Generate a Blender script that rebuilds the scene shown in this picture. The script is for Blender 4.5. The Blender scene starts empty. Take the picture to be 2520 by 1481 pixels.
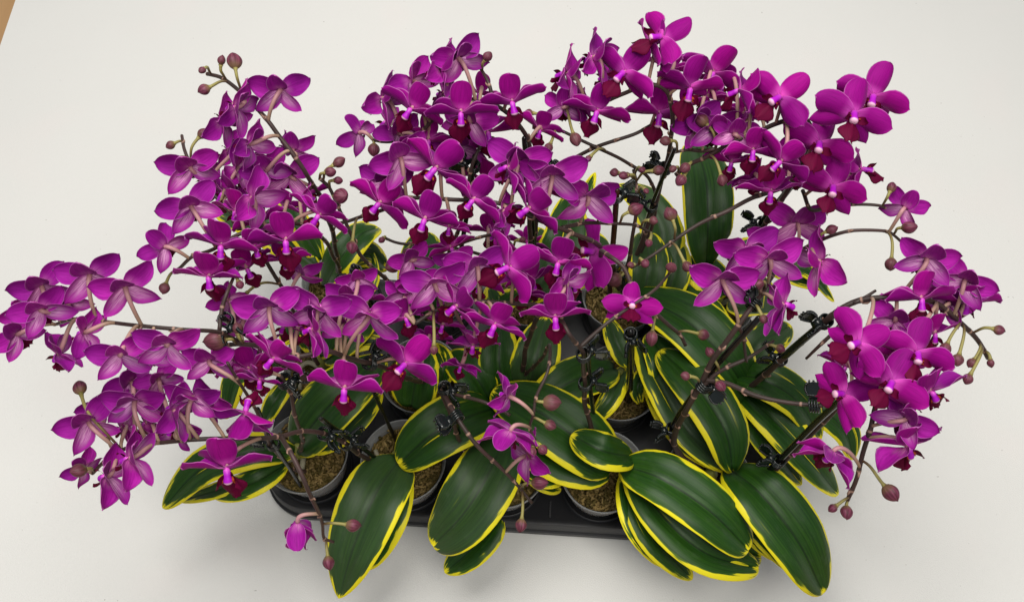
import bpy, math, random
from mathutils import Vector, Matrix, noise
random.seed(7)
R = math.radians
SC = bpy.context.scene
COL = SC.collection

# ------------------------------------------------------------------ camera
IW, IH, F = 2520.0, 1481.0, 2200.0
PITCH, CH = R(63), 1.03
cam = bpy.data.cameras.new("camera")
cam.sensor_width = 36.0
cam.lens = 36.0 * F / IW
cam.clip_start, cam.clip_end = 0.02, 50
co = bpy.data.objects.new("camera", cam)
COL.objects.link(co)
CO = Vector((0, 0, CH))
co.location = CO
co.rotation_euler = (R(90) - PITCH, 0, 0)
SC.camera = co
CX = Vector((1, 0, 0))
CY = Vector((0, math.sin(PITCH), math.cos(PITCH)))
CF = Vector((0, math.cos(PITCH), -math.sin(PITCH)))

# ------------------------------------------------------------------ light
w = bpy.data.worlds.new("World")
SC.world = w
w.use_nodes = True
w.node_tree.nodes["Background"].inputs[0].default_value = (0.90, 0.94, 1.0, 1)
w.node_tree.nodes["Background"].inputs[1].default_value = 0.26


def area(name, loc, target, sx, sy, power, color):
    l = bpy.data.lights.new(name, 'AREA')
    l.shape = 'RECTANGLE'
    l.size, l.size_y, l.energy, l.color = sx, sy, power, color
    o = bpy.data.objects.new(name, l)
    COL.objects.link(o)
    o.location = loc
    o.rotation_euler = (Vector(target) - Vector(loc)).to_track_quat('-Z', 'Y').to_euler()
    return o


area("ceiling_and_fill_light", (-0.25, 0.80, 2.2), (0, 0.5, 0), 1.5, 1.0, 40, (1.0, 0.970, 0.915))
area("ceiling_and_fill_light", (0.45, -0.35, 2.1), (0, 0.4, 0), 0.9, 0.9, 19, (1.0, 0.96, 0.88))  # added fill lamp from the front, lightens the shadow on the front paper
SC.view_settings.view_transform = 'Standard'
SC.view_settings.look = 'None'
SC.view_settings.exposure = 0.0
SC.cycles.max_bounces = 8
SC.cycles.transparent_max_bounces = 12
SC.cycles.caustics_reflective = False
SC.cycles.caustics_refractive = False


# ------------------------------------------------------------------ geometry of the view (used only to survey positions)
def P(x, y, zcm):
    """world point at height zcm (cm) seen at photo position x, y"""
    d = CF + CX * ((x - IW / 2) / F) + CY * ((IH / 2 - y) / F)
    t = (zcm / 100.0 - CH) / d.z
    return CO + d * t


def depth(p):
    return (p - CO).dot(CF)


def pix(p):
    q = p - CO
    d = q.dot(CF)
    return (IW / 2 + F * q.dot(CX) / d, IH / 2 - F * q.dot(CY) / d)


def px2m(px, p):
    return px * depth(p) / F


# ------------------------------------------------------------------ node helpers
def nmat(name):
    m = bpy.data.materials.new(name)
    m.use_nodes = True
    nt = m.node_tree
    nt.nodes.clear()
    out = nt.nodes.new('ShaderNodeOutputMaterial')
    return m, nt, out


class G:
    def __init__(s, nt):
        s.nt = nt

    def n(s, typ, **kw):
        nd = s.nt.nodes.new(typ)
        for k, v in kw.items():
            if k.startswith('i_'):
                key = k[2:]
                key = int(key) if key.isdigit() else key.replace('_', ' ')
                s.set(nd.inputs[key], v)
            else:
                setattr(nd, k, v)
        return nd

    def set(s, inp, v):
        if isinstance(v, bpy.types.NodeSocket):
            s.nt.links.new(v, inp)
        elif isinstance(v, bpy.types.Node):
            s.nt.links.new(v.outputs[0], inp)
        else:
            inp.default_value = v

    def math(s, op, a, b=0.0, c=None, clamp=False):
        nd = s.nt.nodes.new('ShaderNodeMath')
        nd.operation = op
        nd.use_clamp = clamp
        s.set(nd.inputs[0], a)
        s.set(nd.inputs[1], b)
        if c is not None:
            s.set(nd.inputs[2], c)
        return nd.outputs[0]

    def ramp(s, f, lo, hi):
        nd = s.nt.nodes.new('ShaderNodeMapRange')
        nd.interpolation_type = 'SMOOTHSTEP'
        s.set(nd.inputs[0], f)
        nd.inputs[1].default_value = lo
        nd.inputs[2].default_value = hi
        return nd.outputs[0]

    def mix(s, f, a, b, mode='MIX'):
        nd = s.nt.nodes.new('ShaderNodeMix')
        nd.data_type = 'RGBA'
        nd.blend_type = mode
        s.set(nd.inputs[0], f)
        s.set(nd.inputs[6], a)
        s.set(nd.inputs[7], b)
        return nd.outputs[2]

    def noise(s, vec, scale, detail=2.0, rough=0.5):
        nd = s.nt.nodes.new('ShaderNodeTexNoise')
        if vec is not None:
            s.nt.links.new(vec, nd.inputs['Vector'])
        nd.inputs['Scale'].default_value = scale
        nd.inputs['Detail'].default_value = detail
        nd.inputs['Roughness'].default_value = rough
        return nd.outputs['Fac']

    def comb(s, x, y, z=0.0):
        nd = s.nt.nodes.new('ShaderNodeCombineXYZ')
        s.set(nd.inputs[0], x)
        s.set(nd.inputs[1], y)
        s.set(nd.inputs[2], z)
        return nd.outputs[0]

    def bsdf(s, color, rough=0.5, spec=0.5, **kw):
        nd = s.nt.nodes.new('ShaderNodeBsdfPrincipled')
        s.set(nd.inputs['Base Color'], color)
        s.set(nd.inputs['Roughness'], rough)
        s.set(nd.inputs['Specular IOR Level'], spec)
        for k, v in kw.items():
            s.set(nd.inputs[k.replace('_', ' ')], v)
        return nd

    def bump(s, h, strength, dist):
        nd = s.nt.nodes.new('ShaderNodeBump')
        s.set(nd.inputs['Height'], h)
        nd.inputs['Strength'].default_value = strength
        nd.inputs['Distance'].default_value = dist
        return nd.outputs[0]


def C4(r, g, b):
    return (r, g, b, 1.0)


def petal_mat(name, base, deep, glow, rimc, back, stripes):
    """velvety tepal: uv.x runs across (0..1), uv.y from claw to tip"""
    m, nt, out = nmat(name)
    g = G(nt)
    uv = g.n('ShaderNodeUVMap').outputs[0]
    sp = g.n('ShaderNodeSeparateXYZ', i_0=uv)
    u, v = sp.outputs[0], sp.outputs[1]
    a = g.math('ABSOLUTE', g.math('SUBTRACT', g.math('MULTIPLY', u, 2.0), 1.0))
    oi = g.n('ShaderNodeObjectInfo')
    rnd = oi.outputs['Random']
    # veins fan out from the claw
    vein = g.noise(g.comb(g.math('MULTIPLY', u, 20.0 if back else 34.0), g.math('MULTIPLY', v, 2.2), g.math('MULTIPLY', rnd, 9.0)), 1.0, 3.0, 0.6)
    fine = g.noise(g.comb(u, v, rnd), 60.0, 2.0, 0.6)
    col = g.mix(g.ramp(vein, 0.35, 0.72), C4(*base), C4(*deep))
    col = g.mix(g.math('MULTIPLY', fine, 0.35), col, C4(*deep))
    if not back:
        gl = g.math('MULTIPLY', g.ramp(v, 0.36, 0.04), g.ramp(vein, 0.10, 0.6))
        col = g.mix(gl, col, C4(*glow))
    else:
        st = g.ramp(vein, 0.36, 0.66)
        fall = g.ramp(v, 0.95 if stripes else 0.45, 0.05)
        inner = g.ramp(a, 1.0, 0.15)
        k = g.math('MULTIPLY', g.math('MULTIPLY', g.math('MULTIPLY_ADD', st, 0.75, 0.25), fall), inner)
        col = g.mix(g.math('MULTIPLY', k, 1.5 if stripes else 0.9, clamp=True), col, C4(*glow))
        mid = g.ramp(a, 0.10, 0.0)
        col = g.mix(g.math('MULTIPLY', mid, 0.45), col, C4(*deep))
    hv = g.n('ShaderNodeHueSaturation')
    g.set(hv.inputs['Hue'], g.math('MULTIPLY_ADD', rnd, 0.022, 0.489))
    g.set(hv.inputs['Value'], g.math('MULTIPLY_ADD', rnd, 0.45, 0.75))
    g.set(hv.inputs['Color'], col)
    col = hv.outputs[0]
    edge = g.math('MAXIMUM', g.ramp(a, 0.93, 0.99), g.ramp(v, 0.975, 0.997))
    col = g.mix(g.math('MULTIPLY', edge, 0.65), col, C4(*rimc))
    bs = g.bsdf(col, 0.62, 0.13, Normal=g.bump(vein, 0.25, 0.0006))
    bs.inputs['Sheen Weight'].default_value = 0.07
    bs.inputs['Sheen Roughness'].default_value = 0.45
    bs.inputs['Sheen Tint'].default_value = C4(0.9, 0.6, 1.0)
    tr = g.n('ShaderNodeBsdfTranslucent')
    g.set(tr.inputs[0], g.mix(0.25, col, C4(0.6, 0.02, 0.55)))
    mx = g.n('ShaderNodeMixShader', i_0=0.22)
    nt.links.new(bs.outputs[0], mx.inputs[1])
    nt.links.new(tr.outputs[0], mx.inputs[2])
    nt.links.new(mx.outputs[0], out.inputs[0])
    return m


M = {}
M['petal'] = petal_mat('petal_face', (0.43, 0.002, 0.305), (0.28, 0.001, 0.205), (0.80, 0.10, 0.62), (0.66, 0.20, 0.55), False, False)
M['petal_back'] = petal_mat('petal_back', (0.44, 0.014, 0.39), (0.28, 0.005, 0.25), (0.80, 0.30, 0.60), (0.64, 0.27, 0.60), True, False)
M['sepal_back'] = petal_mat('sepal_back', (0.44, 0.018, 0.38), (0.27, 0.006, 0.23), (0.95, 0.50, 0.82), (0.64, 0.27, 0.60), True, True)


def lip_mat():
    m, nt, out = nmat('lip_crimson')
    g = G(nt)
    sp = g.n('ShaderNodeSeparateXYZ', i_0=g.n('ShaderNodeUVMap').outputs[0])
    u, v = sp.outputs[0], sp.outputs[1]
    ns = g.noise(g.comb(g.math('MULTIPLY', u, 22.0), g.math('MULTIPLY', v, 3.0), 0.0), 1.0, 3.0)
    col = g.mix(ns, C4(0.17, 0.001, 0.040), C4(0.085, 0.0008, 0.026))
    spot = g.noise(g.comb(u, v, 0.0), 26.0, 1.0)
    og = g.math('MULTIPLY', g.ramp(v, 0.24, 0.05), g.ramp(spot, 0.48, 0.60))
    col = g.mix(og, col, C4(0.62, 0.13, 0.006))
    b = g.bsdf(col, 0.65, 0.12, Normal=g.bump(ns, 0.3, 0.0005))
    tr = g.n('ShaderNodeBsdfTranslucent')
    tr.inputs[0].default_value = C4(0.35, 0.004, 0.06)
    mx = g.n('ShaderNodeMixShader', i_0=0.15)
    nt.links.new(b.outputs[0], mx.inputs[1])
    nt.links.new(tr.outputs[0], mx.inputs[2])
    nt.links.new(mx.outputs[0], out.inputs[0])
    return m


M['lip'] = lip_mat()


def column_mat():
    m, nt, out = nmat('column_magenta')
    g = G(nt)
    sp = g.n('ShaderNodeSeparateXYZ', i_0=g.n('ShaderNodeUVMap').outputs[0])
    v = sp.outputs[1]
    c = g.mix(g.ramp(v, 0.0, 0.3), C4(0.78, 0.12, 0.62), C4(0.42, 0.006, 0.50))
    c = g.mix(g.ramp(v, 0.60, 0.72), c, C4(0.88, 0.50, 0.68))
    b = g.bsdf(c, 0.4, 0.4)
    nt.links.new(b.outputs[0], out.inputs[0])
    return m


M['column'] = column_mat()


def stem_mat(name, c1, c2, c3, rough=0.5, spec=0.4):
    """uv.y runs along, uv.x stores nodes"""
    m, nt, out = nmat(name)
    g = G(nt)
    tc = g.n('ShaderNodeTexCoord').outputs['Object']
    sp = g.n('ShaderNodeSeparateXYZ', i_0=g.n('ShaderNodeUVMap').outputs[0])
    ns = g.noise(tc, 90.0, 3.0)
    big = g.noise(tc, 18.0, 2.0)
    c = g.mix(g.ramp(big, 0.35, 0.7), C4(*c1), C4(*c2))
    c = g.mix(g.math('MULTIPLY', ns, 0.35), c, C4(*c1))
    c = g.mix(g.math('MULTIPLY', g.ramp(sp.outputs[0], 0.55, 0.95), 0.85), c, C4(*c3))
    b = g.bsdf(c, rough, spec, Normal=g.bump(ns, 0.25, 0.0006))
    nt.links.new(b.outputs[0], out.inputs[0])
    return m


M['stem'] = stem_mat('stem_brown', (0.040, 0.026, 0.022), (0.075, 0.038, 0.036), (0.40, 0.24, 0.18))


def pedicel_mat(name, base, tip):
    m, nt, out = nmat(name)
    g = G(nt)
    sp = g.n('ShaderNodeSeparateXYZ', i_0=g.n('ShaderNodeUVMap').outputs[0])
    ns = g.noise(g.n('ShaderNodeTexCoord').outputs['Object'], 120.0, 2.0)
    c = g.mix(g.ramp(sp.outputs[1], 0.05, 0.75), C4(*base), C4(*tip))
    c = g.mix(g.math('MULTIPLY', ns, 0.3), c, C4(*base))
    b = g.bsdf(c, 0.45, 0.35)
    nt.links.new(b.outputs[0], out.inputs[0])
    return m


M['pedicel'] = pedicel_mat('pedicel_pink', (0.36, 0.24, 0.16), (0.55, 0.27, 0.30))
M['stalk'] = pedicel_mat('stalk_green', (0.10, 0.055, 0.03), (0.33, 0.30, 0.09))


def bud_mat():
    m, nt, out = nmat('bud_skin')
    g = G(nt)
    sp = g.n('ShaderNodeSeparateXYZ', i_0=g.n('ShaderNodeUVMap').outputs[0])
    u, v = sp.outputs[0], sp.outputs[1]
    rnd = g.n('ShaderNodeObjectInfo').outputs['Random']
    st = g.noise(g.comb(g.math('MULTIPLY', u, 26.0), g.math('MULTIPLY', v, 1.5), g.math('MULTIPLY', rnd, 7.0)), 1.0, 2.0)
    c = g.mix(g.ramp(st, 0.35, 0.65), C4(0.085, 0.014, 0.032), C4(0.20, 0.042, 0.088))
    c = g.mix(g.math('MULTIPLY', g.ramp(v, 0.45, 0.02), 0.75), c, C4(0.24, 0.17, 0.07))
    c = g.mix(g.math('MULTIPLY', rnd, 0.45), c, C4(0.12, 0.055, 0.04))
    b = g.bsdf(c, 0.5, 0.35, Normal=g.bump(st, 0.3, 0.0006))
    nt.links.new(b.outputs[0], out.inputs[0])
    return m


M['bud'] = bud_mat()


def leaf_mat(name, margin, green, green2, yel, rough):
    m, nt, out = nmat(name)
    g = G(nt)
    sp = g.n('ShaderNodeSeparateXYZ', i_0=g.n('ShaderNodeUVMap').outputs[0])
    u, v = sp.outputs[0], sp.outputs[1]
    rnd = g.n('ShaderNodeObjectInfo').outputs['Random']
    ed = g.n('ShaderNodeAttribute', attribute_name='edge').outputs['Fac']      # cm from the outline
    sd = g.math('MULTIPLY', rnd, 17.0)
    streak = g.noise(g.comb(g.math('MULTIPLY', u, 42.0), g.math('MULTIPLY', v, 2.4), sd), 1.0, 3.0, 0.65)
    wide = g.noise(g.comb(g.math('MULTIPLY', u, 6.0), g.math('MULTIPLY', v, 3.2), sd), 1.0, 2.0)
    a = g.math('ABSOLUTE', g.math('SUBTRACT', g.math('MULTIPLY', u, 2.0), 1.0))
    tipk = g.ramp(v, 0.70, 1.0)
    thr = g.math('ADD', margin, g.math('MULTIPLY', g.math('SUBTRACT', wide, 0.49), 1.7))
    amp = g.math('MULTIPLY_ADD', tipk, 1.2, 0.36)
    thr = g.math('ADD', thr, g.math('MULTIPLY', g.math('SUBTRACT', streak, 0.47), amp))
    thr = g.math('MAXIMUM', thr, 0.10)
    y = g.ramp(g.math('SUBTRACT', ed, thr), 0.045, -0.045)
    y2 = g.ramp(g.math('SUBTRACT', ed, thr), 0.22, -0.03)
    gr = g.mix(g.ramp(streak, 0.30, 0.72), C4(*green), C4(*green2))
    gr = g.mix(g.math('MULTIPLY', g.ramp(wide, 0.35, 0.75), 0.35), gr, C4(0.010, 0.050, 0.014))
    gr = g.mix(g.math('MULTIPLY', g.ramp(a, 0.06, 0.01), 0.8), gr, C4(0.006, 0.020, 0.004))
    gr = g.mix(g.math('MULTIPLY', y2, 0.55), gr, C4(0.14, 0.24, 0.015))
    dull = g.math('MULTIPLY', g.ramp(g.math('FRACT', g.math('MULTIPLY', rnd, 7.3)), 0.62, 0.8), 0.35)
    gr = g.mix(dull, gr, C4(0.050, 0.072, 0.040))
    inner = g.noise(g.comb(g.math('MULTIPLY', u, 9.0), g.math('MULTIPLY', v, 1.1), g.math('ADD', sd, 3.0)), 1.0, 1.0)
    line = g.math('MULTIPLY', g.ramp(inner, 0.70, 0.735), g.ramp(v, 0.25, 0.55))
    y = g.math('MAXIMUM', y, g.math('MULTIPLY', line, g.ramp(streak, 0.40, 0.5)))
    spk = g.noise(g.comb(g.math('MULTIPLY', u, 30.0), g.math('MULTIPLY', v, 80.0), sd), 1.0, 1.0)
    gr = g.mix(g.math('MULTIPLY', g.ramp(spk, 0.76, 0.80), 0.6), gr, C4(0.010, 0.018, 0.006))
    dust = g.noise(g.comb(g.math('MULTIPLY', u, 7.0), g.math('MULTIPLY', v, 11.0), sd), 1.0, 4.0, 0.7)
    gr = g.mix(g.math('MULTIPLY', g.ramp(dust, 0.50, 0.75), 0.12), gr, C4(0.12, 0.15, 0.11))
    ye = g.mix(g.math('MULTIPLY', streak, 0.45), C4(*yel), C4(yel[0] * 0.75, yel[1] * 0.85, yel[2]))
    c = g.mix(y, gr, ye)
    hv = g.n('ShaderNodeHueSaturation')
    g.set(hv.inputs['Value'], g.math('MULTIPLY_ADD', rnd, 0.3, 0.85))
    g.set(hv.inputs['Color'], c)
    b = g.bsdf(hv.outputs[0], g.math('ADD', g.math('MULTIPLY', dust, 0.30), g.math('MULTIPLY_ADD', streak, 0.10, rough - 0.12)), 0.33, Normal=g.bump(streak, 0.22, 0.0008))
    nt.links.new(b.outputs[0], out.inputs[0])
    return m


M['leaf'] = leaf_mat('leaf_face', 0.27, (0.008, 0.040, 0.002), (0.024, 0.084, 0.005), (0.84, 0.72, 0.014), 0.36)
M['leaf_back'] = leaf_mat('leaf_underside', 0.34, (0.045, 0.085, 0.035), (0.065, 0.11, 0.045), (0.66, 0.60, 0.10), 0.5)


def plain(name, col, rough=0.5, spec=0.5, nscale=60.0, namt=0.3, bump=0.2, bdist=0.001, col2=None, **kw):
    m, nt, out = nmat(name)
    g = G(nt)
    ns = g.noise(g.n('ShaderNodeTexCoord').outputs['Object'], nscale, 4.0, 0.6)
    col2 = col2 or tuple(c * 0.6 for c in col)
    c = g.mix(g.math('MULTIPLY', ns, namt * 2), C4(*col), C4(*col2))
    b = g.bsdf(c, rough, spec, Normal=g.bump(ns, bump, bdist), **kw)
    nt.links.new(b.outputs[0], out.inputs[0])
    return m


def moss_mat():
    m, nt, out = nmat('moss_bark')
    g = G(nt)
    tc = g.n('ShaderNodeTexCoord').outputs['Object']
    n1 = g.noise(tc, 330.0, 5.0, 0.7)
    n2 = g.noise(tc, 75.0, 3.0, 0.6)
    c = g.mix(g.ramp(n1, 0.38, 0.62), C4(0.045, 0.030, 0.010), C4(0.46, 0.32, 0.12))
    c = g.mix(g.math('MULTIPLY', g.ramp(n2, 0.42, 0.62), 0.75), c, C4(0.10, 0.078, 0.018))
    b = g.bsdf(c, 0.9, 0.1, Normal=g.bump(n1, 1.0, 0.003))
    nt.links.new(b.outputs[0], out.inputs[0])
    return m


M['tray'] = plain('tray_black_plastic', (0.012, 0.012, 0.014), 0.42, 0.4, 35.0, 0.4, 0.15, 0.002, (0.026, 0.026, 0.029))
M['clip'] = plain('clip_dark_plastic', (0.008, 0.013, 0.013), 0.22, 0.6, 300.0, 0.3, 0.3, 0.0006)
M['stake'] = plain('stake_black', (0.006, 0.006, 0.006), 0.24, 0.5, 80.0, 0.2, 0.1, 0.0005)
M['stake_red'] = plain('stake_reddish', (0.055, 0.012, 0.009), 0.35, 0.5, 80.0, 0.4, 0.1, 0.0005)
M['steel'] = plain('pin_steel', (0.8, 0.8, 0.8), 0.25, 0.5, 80.0, 0.1, 0.0, 0.0005, Metallic=0.7)
M['moss'] = plain('moss_tan', (0.42, 0.30, 0.12), 0.9, 0.15, 130.0, 0.5, 0.6, 0.002, (0.085, 0.055, 0.022))
M['moss_green'] = plain('moss_olive', (0.20, 0.15, 0.045), 0.9, 0.15, 130.0, 0.5, 0.6, 0.002, (0.03, 0.024, 0.010))
M['soil'] = moss_mat()
M['root'] = plain('root_silver', (0.36, 0.34, 0.25), 0.6, 0.3, 120.0, 0.4, 0.3, 0.001, (0.22, 0.20, 0.12))
M['crown'] = plain('crown_green', (0.16, 0.20, 0.045), 0.5, 0.4, 60.0, 0.4, 0.2, 0.001, (0.30, 0.29, 0.06))


def pot_mat():
    m, nt, out = nmat('pot_clear_plastic')
    g = G(nt)
    tc = g.n('ShaderNodeTexCoord').outputs['Object']
    ns = g.noise(tc, 35.0, 3.0)
    b = g.bsdf(g.mix(ns, C4(0.36, 0.37, 0.38), C4(0.66, 0.67, 0.68)), 0.22, 0.6, Normal=g.bump(ns, 0.2, 0.002))
    t = g.n('ShaderNodeBsdfTransparent')
    t.inputs[0].default_value = C4(0.80, 0.83, 0.84)
    fr = g.n('ShaderNodeLayerWeight', i_Blend=0.35)
    k = g.math('ADD', g.math('MULTIPLY', fr.outputs['Facing'], 0.45), 0.38, clamp=True)
    mx = g.n('ShaderNodeMixShader')
    g.set(mx.inputs[0], k)
    nt.links.new(t.outputs[0], mx.inputs[1])
    nt.links.new(b.outputs[0], mx.inputs[2])
    nt.links.new(mx.outputs[0], out.inputs[0])
    return m


M['pot'] = pot_mat()


def paper_mat():
    m, nt, out = nmat('paper_white')
    g = G(nt)
    tc = g.n('ShaderNodeTexCoord').outputs['Object']
    big = g.noise(tc, 5.0, 3.0, 0.5)
    mid = g.noise(tc, 900.0, 2.0, 0.6)
    pink = g.noise(tc, 8.0, 1.0)
    spots = g.noise(tc, 210.0, 1.0, 0.4)
    c = g.mix(big, C4(0.715, 0.71, 0.685), C4(0.755, 0.75, 0.725))
    c = g.mix(g.math('MULTIPLY', g.ramp(pink, 0.55, 0.75), 0.25), c, C4(0.78, 0.72, 0.70))
    c = g.mix(g.math('MULTIPLY', mid, 0.14), c, C4(0.60, 0.59, 0.56))
    c = g.mix(g.math('MULTIPLY', g.ramp(spots, 0.80, 0.84), 0.5), c, C4(0.30, 0.28, 0.25))
    b = g.bsdf(c, 0.8, 0.15, Normal=g.bump(g.math('ADD', mid, g.math('MULTIPLY', big, 6.0)), 0.25, 0.002))
    nt.links.new(b.outputs[0], out.inputs[0])
    return m


M['paper'] = paper_mat()


def wood_mat():
    m, nt, out = nmat('table_wood')
    g = G(nt)
    tc = g.n('ShaderNodeTexCoord').outputs['Object']
    mp = g.n('ShaderNodeMapping')
    nt.links.new(tc, mp.inputs[0])
    mp.inputs['Scale'].default_value = (30, 2, 1)
    ns = g.noise(mp.outputs[0], 1.5, 5.0)
    c = g.mix(ns, C4(0.36, 0.20, 0.085), C4(0.50, 0.31, 0.15))
    b = g.bsdf(c, 0.45, 0.4)
    nt.links.new(b.outputs[0], out.inputs[0])
    return m


M['wood'] = wood_mat()


# ------------------------------------------------------------------ mesh helpers
class MB:
    def __init__(s):
        s.v, s.f, s.uv, s.mi, s.at = [], [], [], [], []

    def grid(s, pts, uvs, close=False, mi=0, att=None, flip=False):
        """pts[r][c]"""
        b = len(s.v)
        nr, nc = len(pts), len(pts[0])
        for r in range(nr):
            for c in range(nc):
                s.v.append(pts[r][c])
                s.at.append(att[r][c] if att else 0.0)
        vid = lambda r, c: b + r * nc + (c % nc)
        for r in range(nr - 1):
            for c in range(nc if close else nc - 1):
                q = [(r, c), (r, c + 1), (r + 1, c + 1), (r + 1, c)]
                if flip:
                    q = q[::-1]
                s.f.append([vid(a, d) for a, d in q])
                s.uv.append([uvs[a][d if d < len(uvs[a]) else 0] for a, d in q])
                s.mi.append(mi)
        return b

    def poly(s, ids, uv=(0.5, 0.5), mi=0):
        s.f.append(list(ids))
        s.uv.append([uv] * len(ids))
        s.mi.append(mi)

    def box(s, mtx, sx, sy, sz, mi=0):
        b = len(s.v)
        for x in (-1, 1):
            for y in (-1, 1):
                for z in (-1, 1):
                    s.v.append(mtx @ Vector((x * sx / 2, y * sy / 2, z * sz / 2)))
                    s.at.append(0)
        for q in ((0, 1, 3, 2), (4, 6, 7, 5), (0, 4, 5, 1), (2, 3, 7, 6), (0, 2, 6, 4), (1, 5, 7, 3)):
            s.poly([b + i for i in q], mi=mi)

    def tube(s, pts, rad, n=8, cap=True, node=None, mi=0):
        """pts world points, rad list; parallel-transport frame"""
        T = []
        for i in range(len(pts)):
            a = pts[max(i - 1, 0)]
            c = pts[min(i + 1, len(pts) - 1)]
            t = (c - a)
            T.append(t.normalized() if t.length > 1e-9 else Vector((0, 0, 1)))
        up = T[0].orthogonal().normalized()
        rows, uvs = [], []
        for i, p in enumerate(pts):
            up = (up - T[i] * up.dot(T[i]))
            up = up.normalized() if up.length > 1e-9 else T[i].orthogonal().normalized()
            sd = T[i].cross(up)
            r = rad[i] if hasattr(rad, '__len__') else rad
            rows.append([p + (up * math.cos(2 * math.pi * k / n) + sd * math.sin(2 * math.pi * k / n)) * r for k in range(n)])
            t = i / (len(pts) - 1)
            nv = node[i] if node else 0.0
            uvs.append([(nv, t)] * (n + 1))
        b = s.grid(rows, uvs, close=True, mi=mi)
        if cap:
            s.poly([b + k for k in range(n)][::-1], (0, 0), mi)
            e = b + (len(rows) - 1) * n
            s.poly([e + k for k in range(n)], (0, 1), mi)

    def mesh(s, name, mats, smooth=True, attr=False):
        me = bpy.data.meshes.new(name)
        me.from_pydata([tuple(v) for v in s.v], [], s.f)
        uvl = me.uv_layers.new(name='UVMap')
        flat = [c for fu in s.uv for p in fu for c in p]
        uvl.data.foreach_set('uv', flat)
        for m in mats:
            me.materials.append(M[m])
        me.polygons.foreach_set('material_index', s.mi)
        me.polygons.foreach_set('use_smooth', [smooth] * len(s.f))
        if attr:
            a = me.attributes.new('edge', 'FLOAT', 'POINT')
            a.data.foreach_set('value', s.at)
        me.update()
        return me


def add(name, me, parent=None, mtx=None):
    o = bpy.data.objects.new(name, me)
    COL.objects.link(o)
    if parent is not None:
        o.parent = parent
    if mtx is not None:
        o.matrix_local = mtx
    return o


def tag(o, label, cat, group=None, kind=None):
    o['label'] = label
    if cat:
        o['category'] = cat
    if group:
        o['group'] = group
    if kind:
        o['kind'] = kind
    return o


def spline(pts, step):
    """centripetal-ish Catmull-Rom through Vectors, resampled about every step metres"""
    if len(pts) == 2:
        n = max(2, int((pts[1] - pts[0]).length / step))
        return [pts[0].lerp(pts[1], i / n) for i in range(n + 1)]
    q = [pts[0] * 2 - pts[1]] + list(pts) + [pts[-1] * 2 - pts[-2]]
    out = []
    for i in range(1, len(q) - 2):
        a, b, c, d = q[i - 1], q[i], q[i + 1], q[i + 2]
        n = max(2, int((c - b).length / step))
        m1 = (c - a) * 0.5
        m2 = (d - b) * 0.5
        L = (c - b).length
        if m1.length > L: m1 = m1.normalized() * L
        if m2.length > L: m2 = m2.normalized() * L
        for k in range(n):
            t = k / n
            t2, t3 = t * t, t * t * t
            out.append(b * (2 * t3 - 3 * t2 + 1) + m1 * (t3 - 2 * t2 + t) + c * (-2 * t3 + 3 * t2) + m2 * (t3 - t2))
    out.append(pts[-1])
    return out


def bez(a, b, c, d, n=14):
    out = []
    for k in range(n + 1):
        t = k / n
        s = 1 - t
        out.append(a * s ** 3 + b * 3 * s * s * t + c * 3 * s * t * t + d * t ** 3)
    return out



# ------------------------------------------------------------------ flower parts (unit = half span)
def tepal(L, W, p, q, bend, cupx, ripple, seed, backmi=1, tip=0.0):
    rr = random.Random(seed)
    nr, nc = 11, 9
    ph = [rr.uniform(0, 6.28) for _ in range(4)]
    tm = p / (p + q)
    nf = (tm ** p) * ((1 - tm) ** q)
    top, bot, uvs = [], [], []
    asym = rr.uniform(-0.05, 0.05)
    for i in range(nr):
        s = i / (nr - 1)
        t = 0.015 + 0.985 * math.sin(s * math.pi / 2) ** 1.05 if i else 0.0
        t = min(t, 1.0)
        ww = max((max(t, 0.02) ** p) * (max(1 - t, 0.0) ** q) / nf, 0.0) * W / 2
        if i == nr - 1:
            ww = 0.012
        ww = max(ww, 0.02 if t < 0.5 else 0.006)
        rt, rb, ru = [], [], []
        for c in range(nc):
            vv = math.sin((c / (nc - 1) - 0.5) * math.pi)
            x = vv * ww * (1 + asym * vv)
            y = t * L + (tip * L * (1 - abs(vv)) if t > 0.9 else 0)
            z = bend * t * t * L - cupx * x * x / max(W, 0.1) * 2 + ripple * math.sin(4.5 * t + ph[0]) * vv * abs(vv) * W * 0.5 \
                + ripple * 0.5 * math.sin(9 * t + ph[1]) * abs(vv) ** 3 * W * 0.5 - 0.07 * math.exp(-(vv * 4) ** 2) * (1 - 0.8 * t) * W
            th = 0.013 * (1 - 0.6 * abs(vv) ** 2)
            rt.append(Vector((x, y, z + th)))
            rb.append(Vector((x, y, z - th)))
            ru.append((0.5 + 0.5 * vv, t))
        top.append(rt)
        bot.append(rb)
        uvs.append(ru)
    m = MB()
    m.grid(top, uvs, mi=0)
    m.grid(bot, uvs, mi=backmi, flip=True)
    # rim joining both faces
    loop = [(0, c) for c in range(nc)] + [(r, nc - 1) for r in range(1, nr)] + [(nr - 1, c) for c in range(nc - 2, -1, -1)] + [(r, 0) for r in range(nr - 2, 0, -1)]
    N = nr * nc
    for k in range(len(loop)):
        a, b = loop[k], loop[(k + 1) % len(loop)]
        ia, ib = a[0] * nc + a[1], b[0] * nc + b[1]
        m.f.append([ib, ia, N + ia, N + ib])
        m.uv.append([(0.0, max(uvs[b[0]][b[1]][1], 0.02)), (0.0, max(uvs[a[0]][a[1]][1], 0.02)), (0.0, max(uvs[a[0]][a[1]][1], 0.02)), (0.0, max(uvs[b[0]][b[1]][1], 0.02))])
        m.mi.append(0)
    return m


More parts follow.
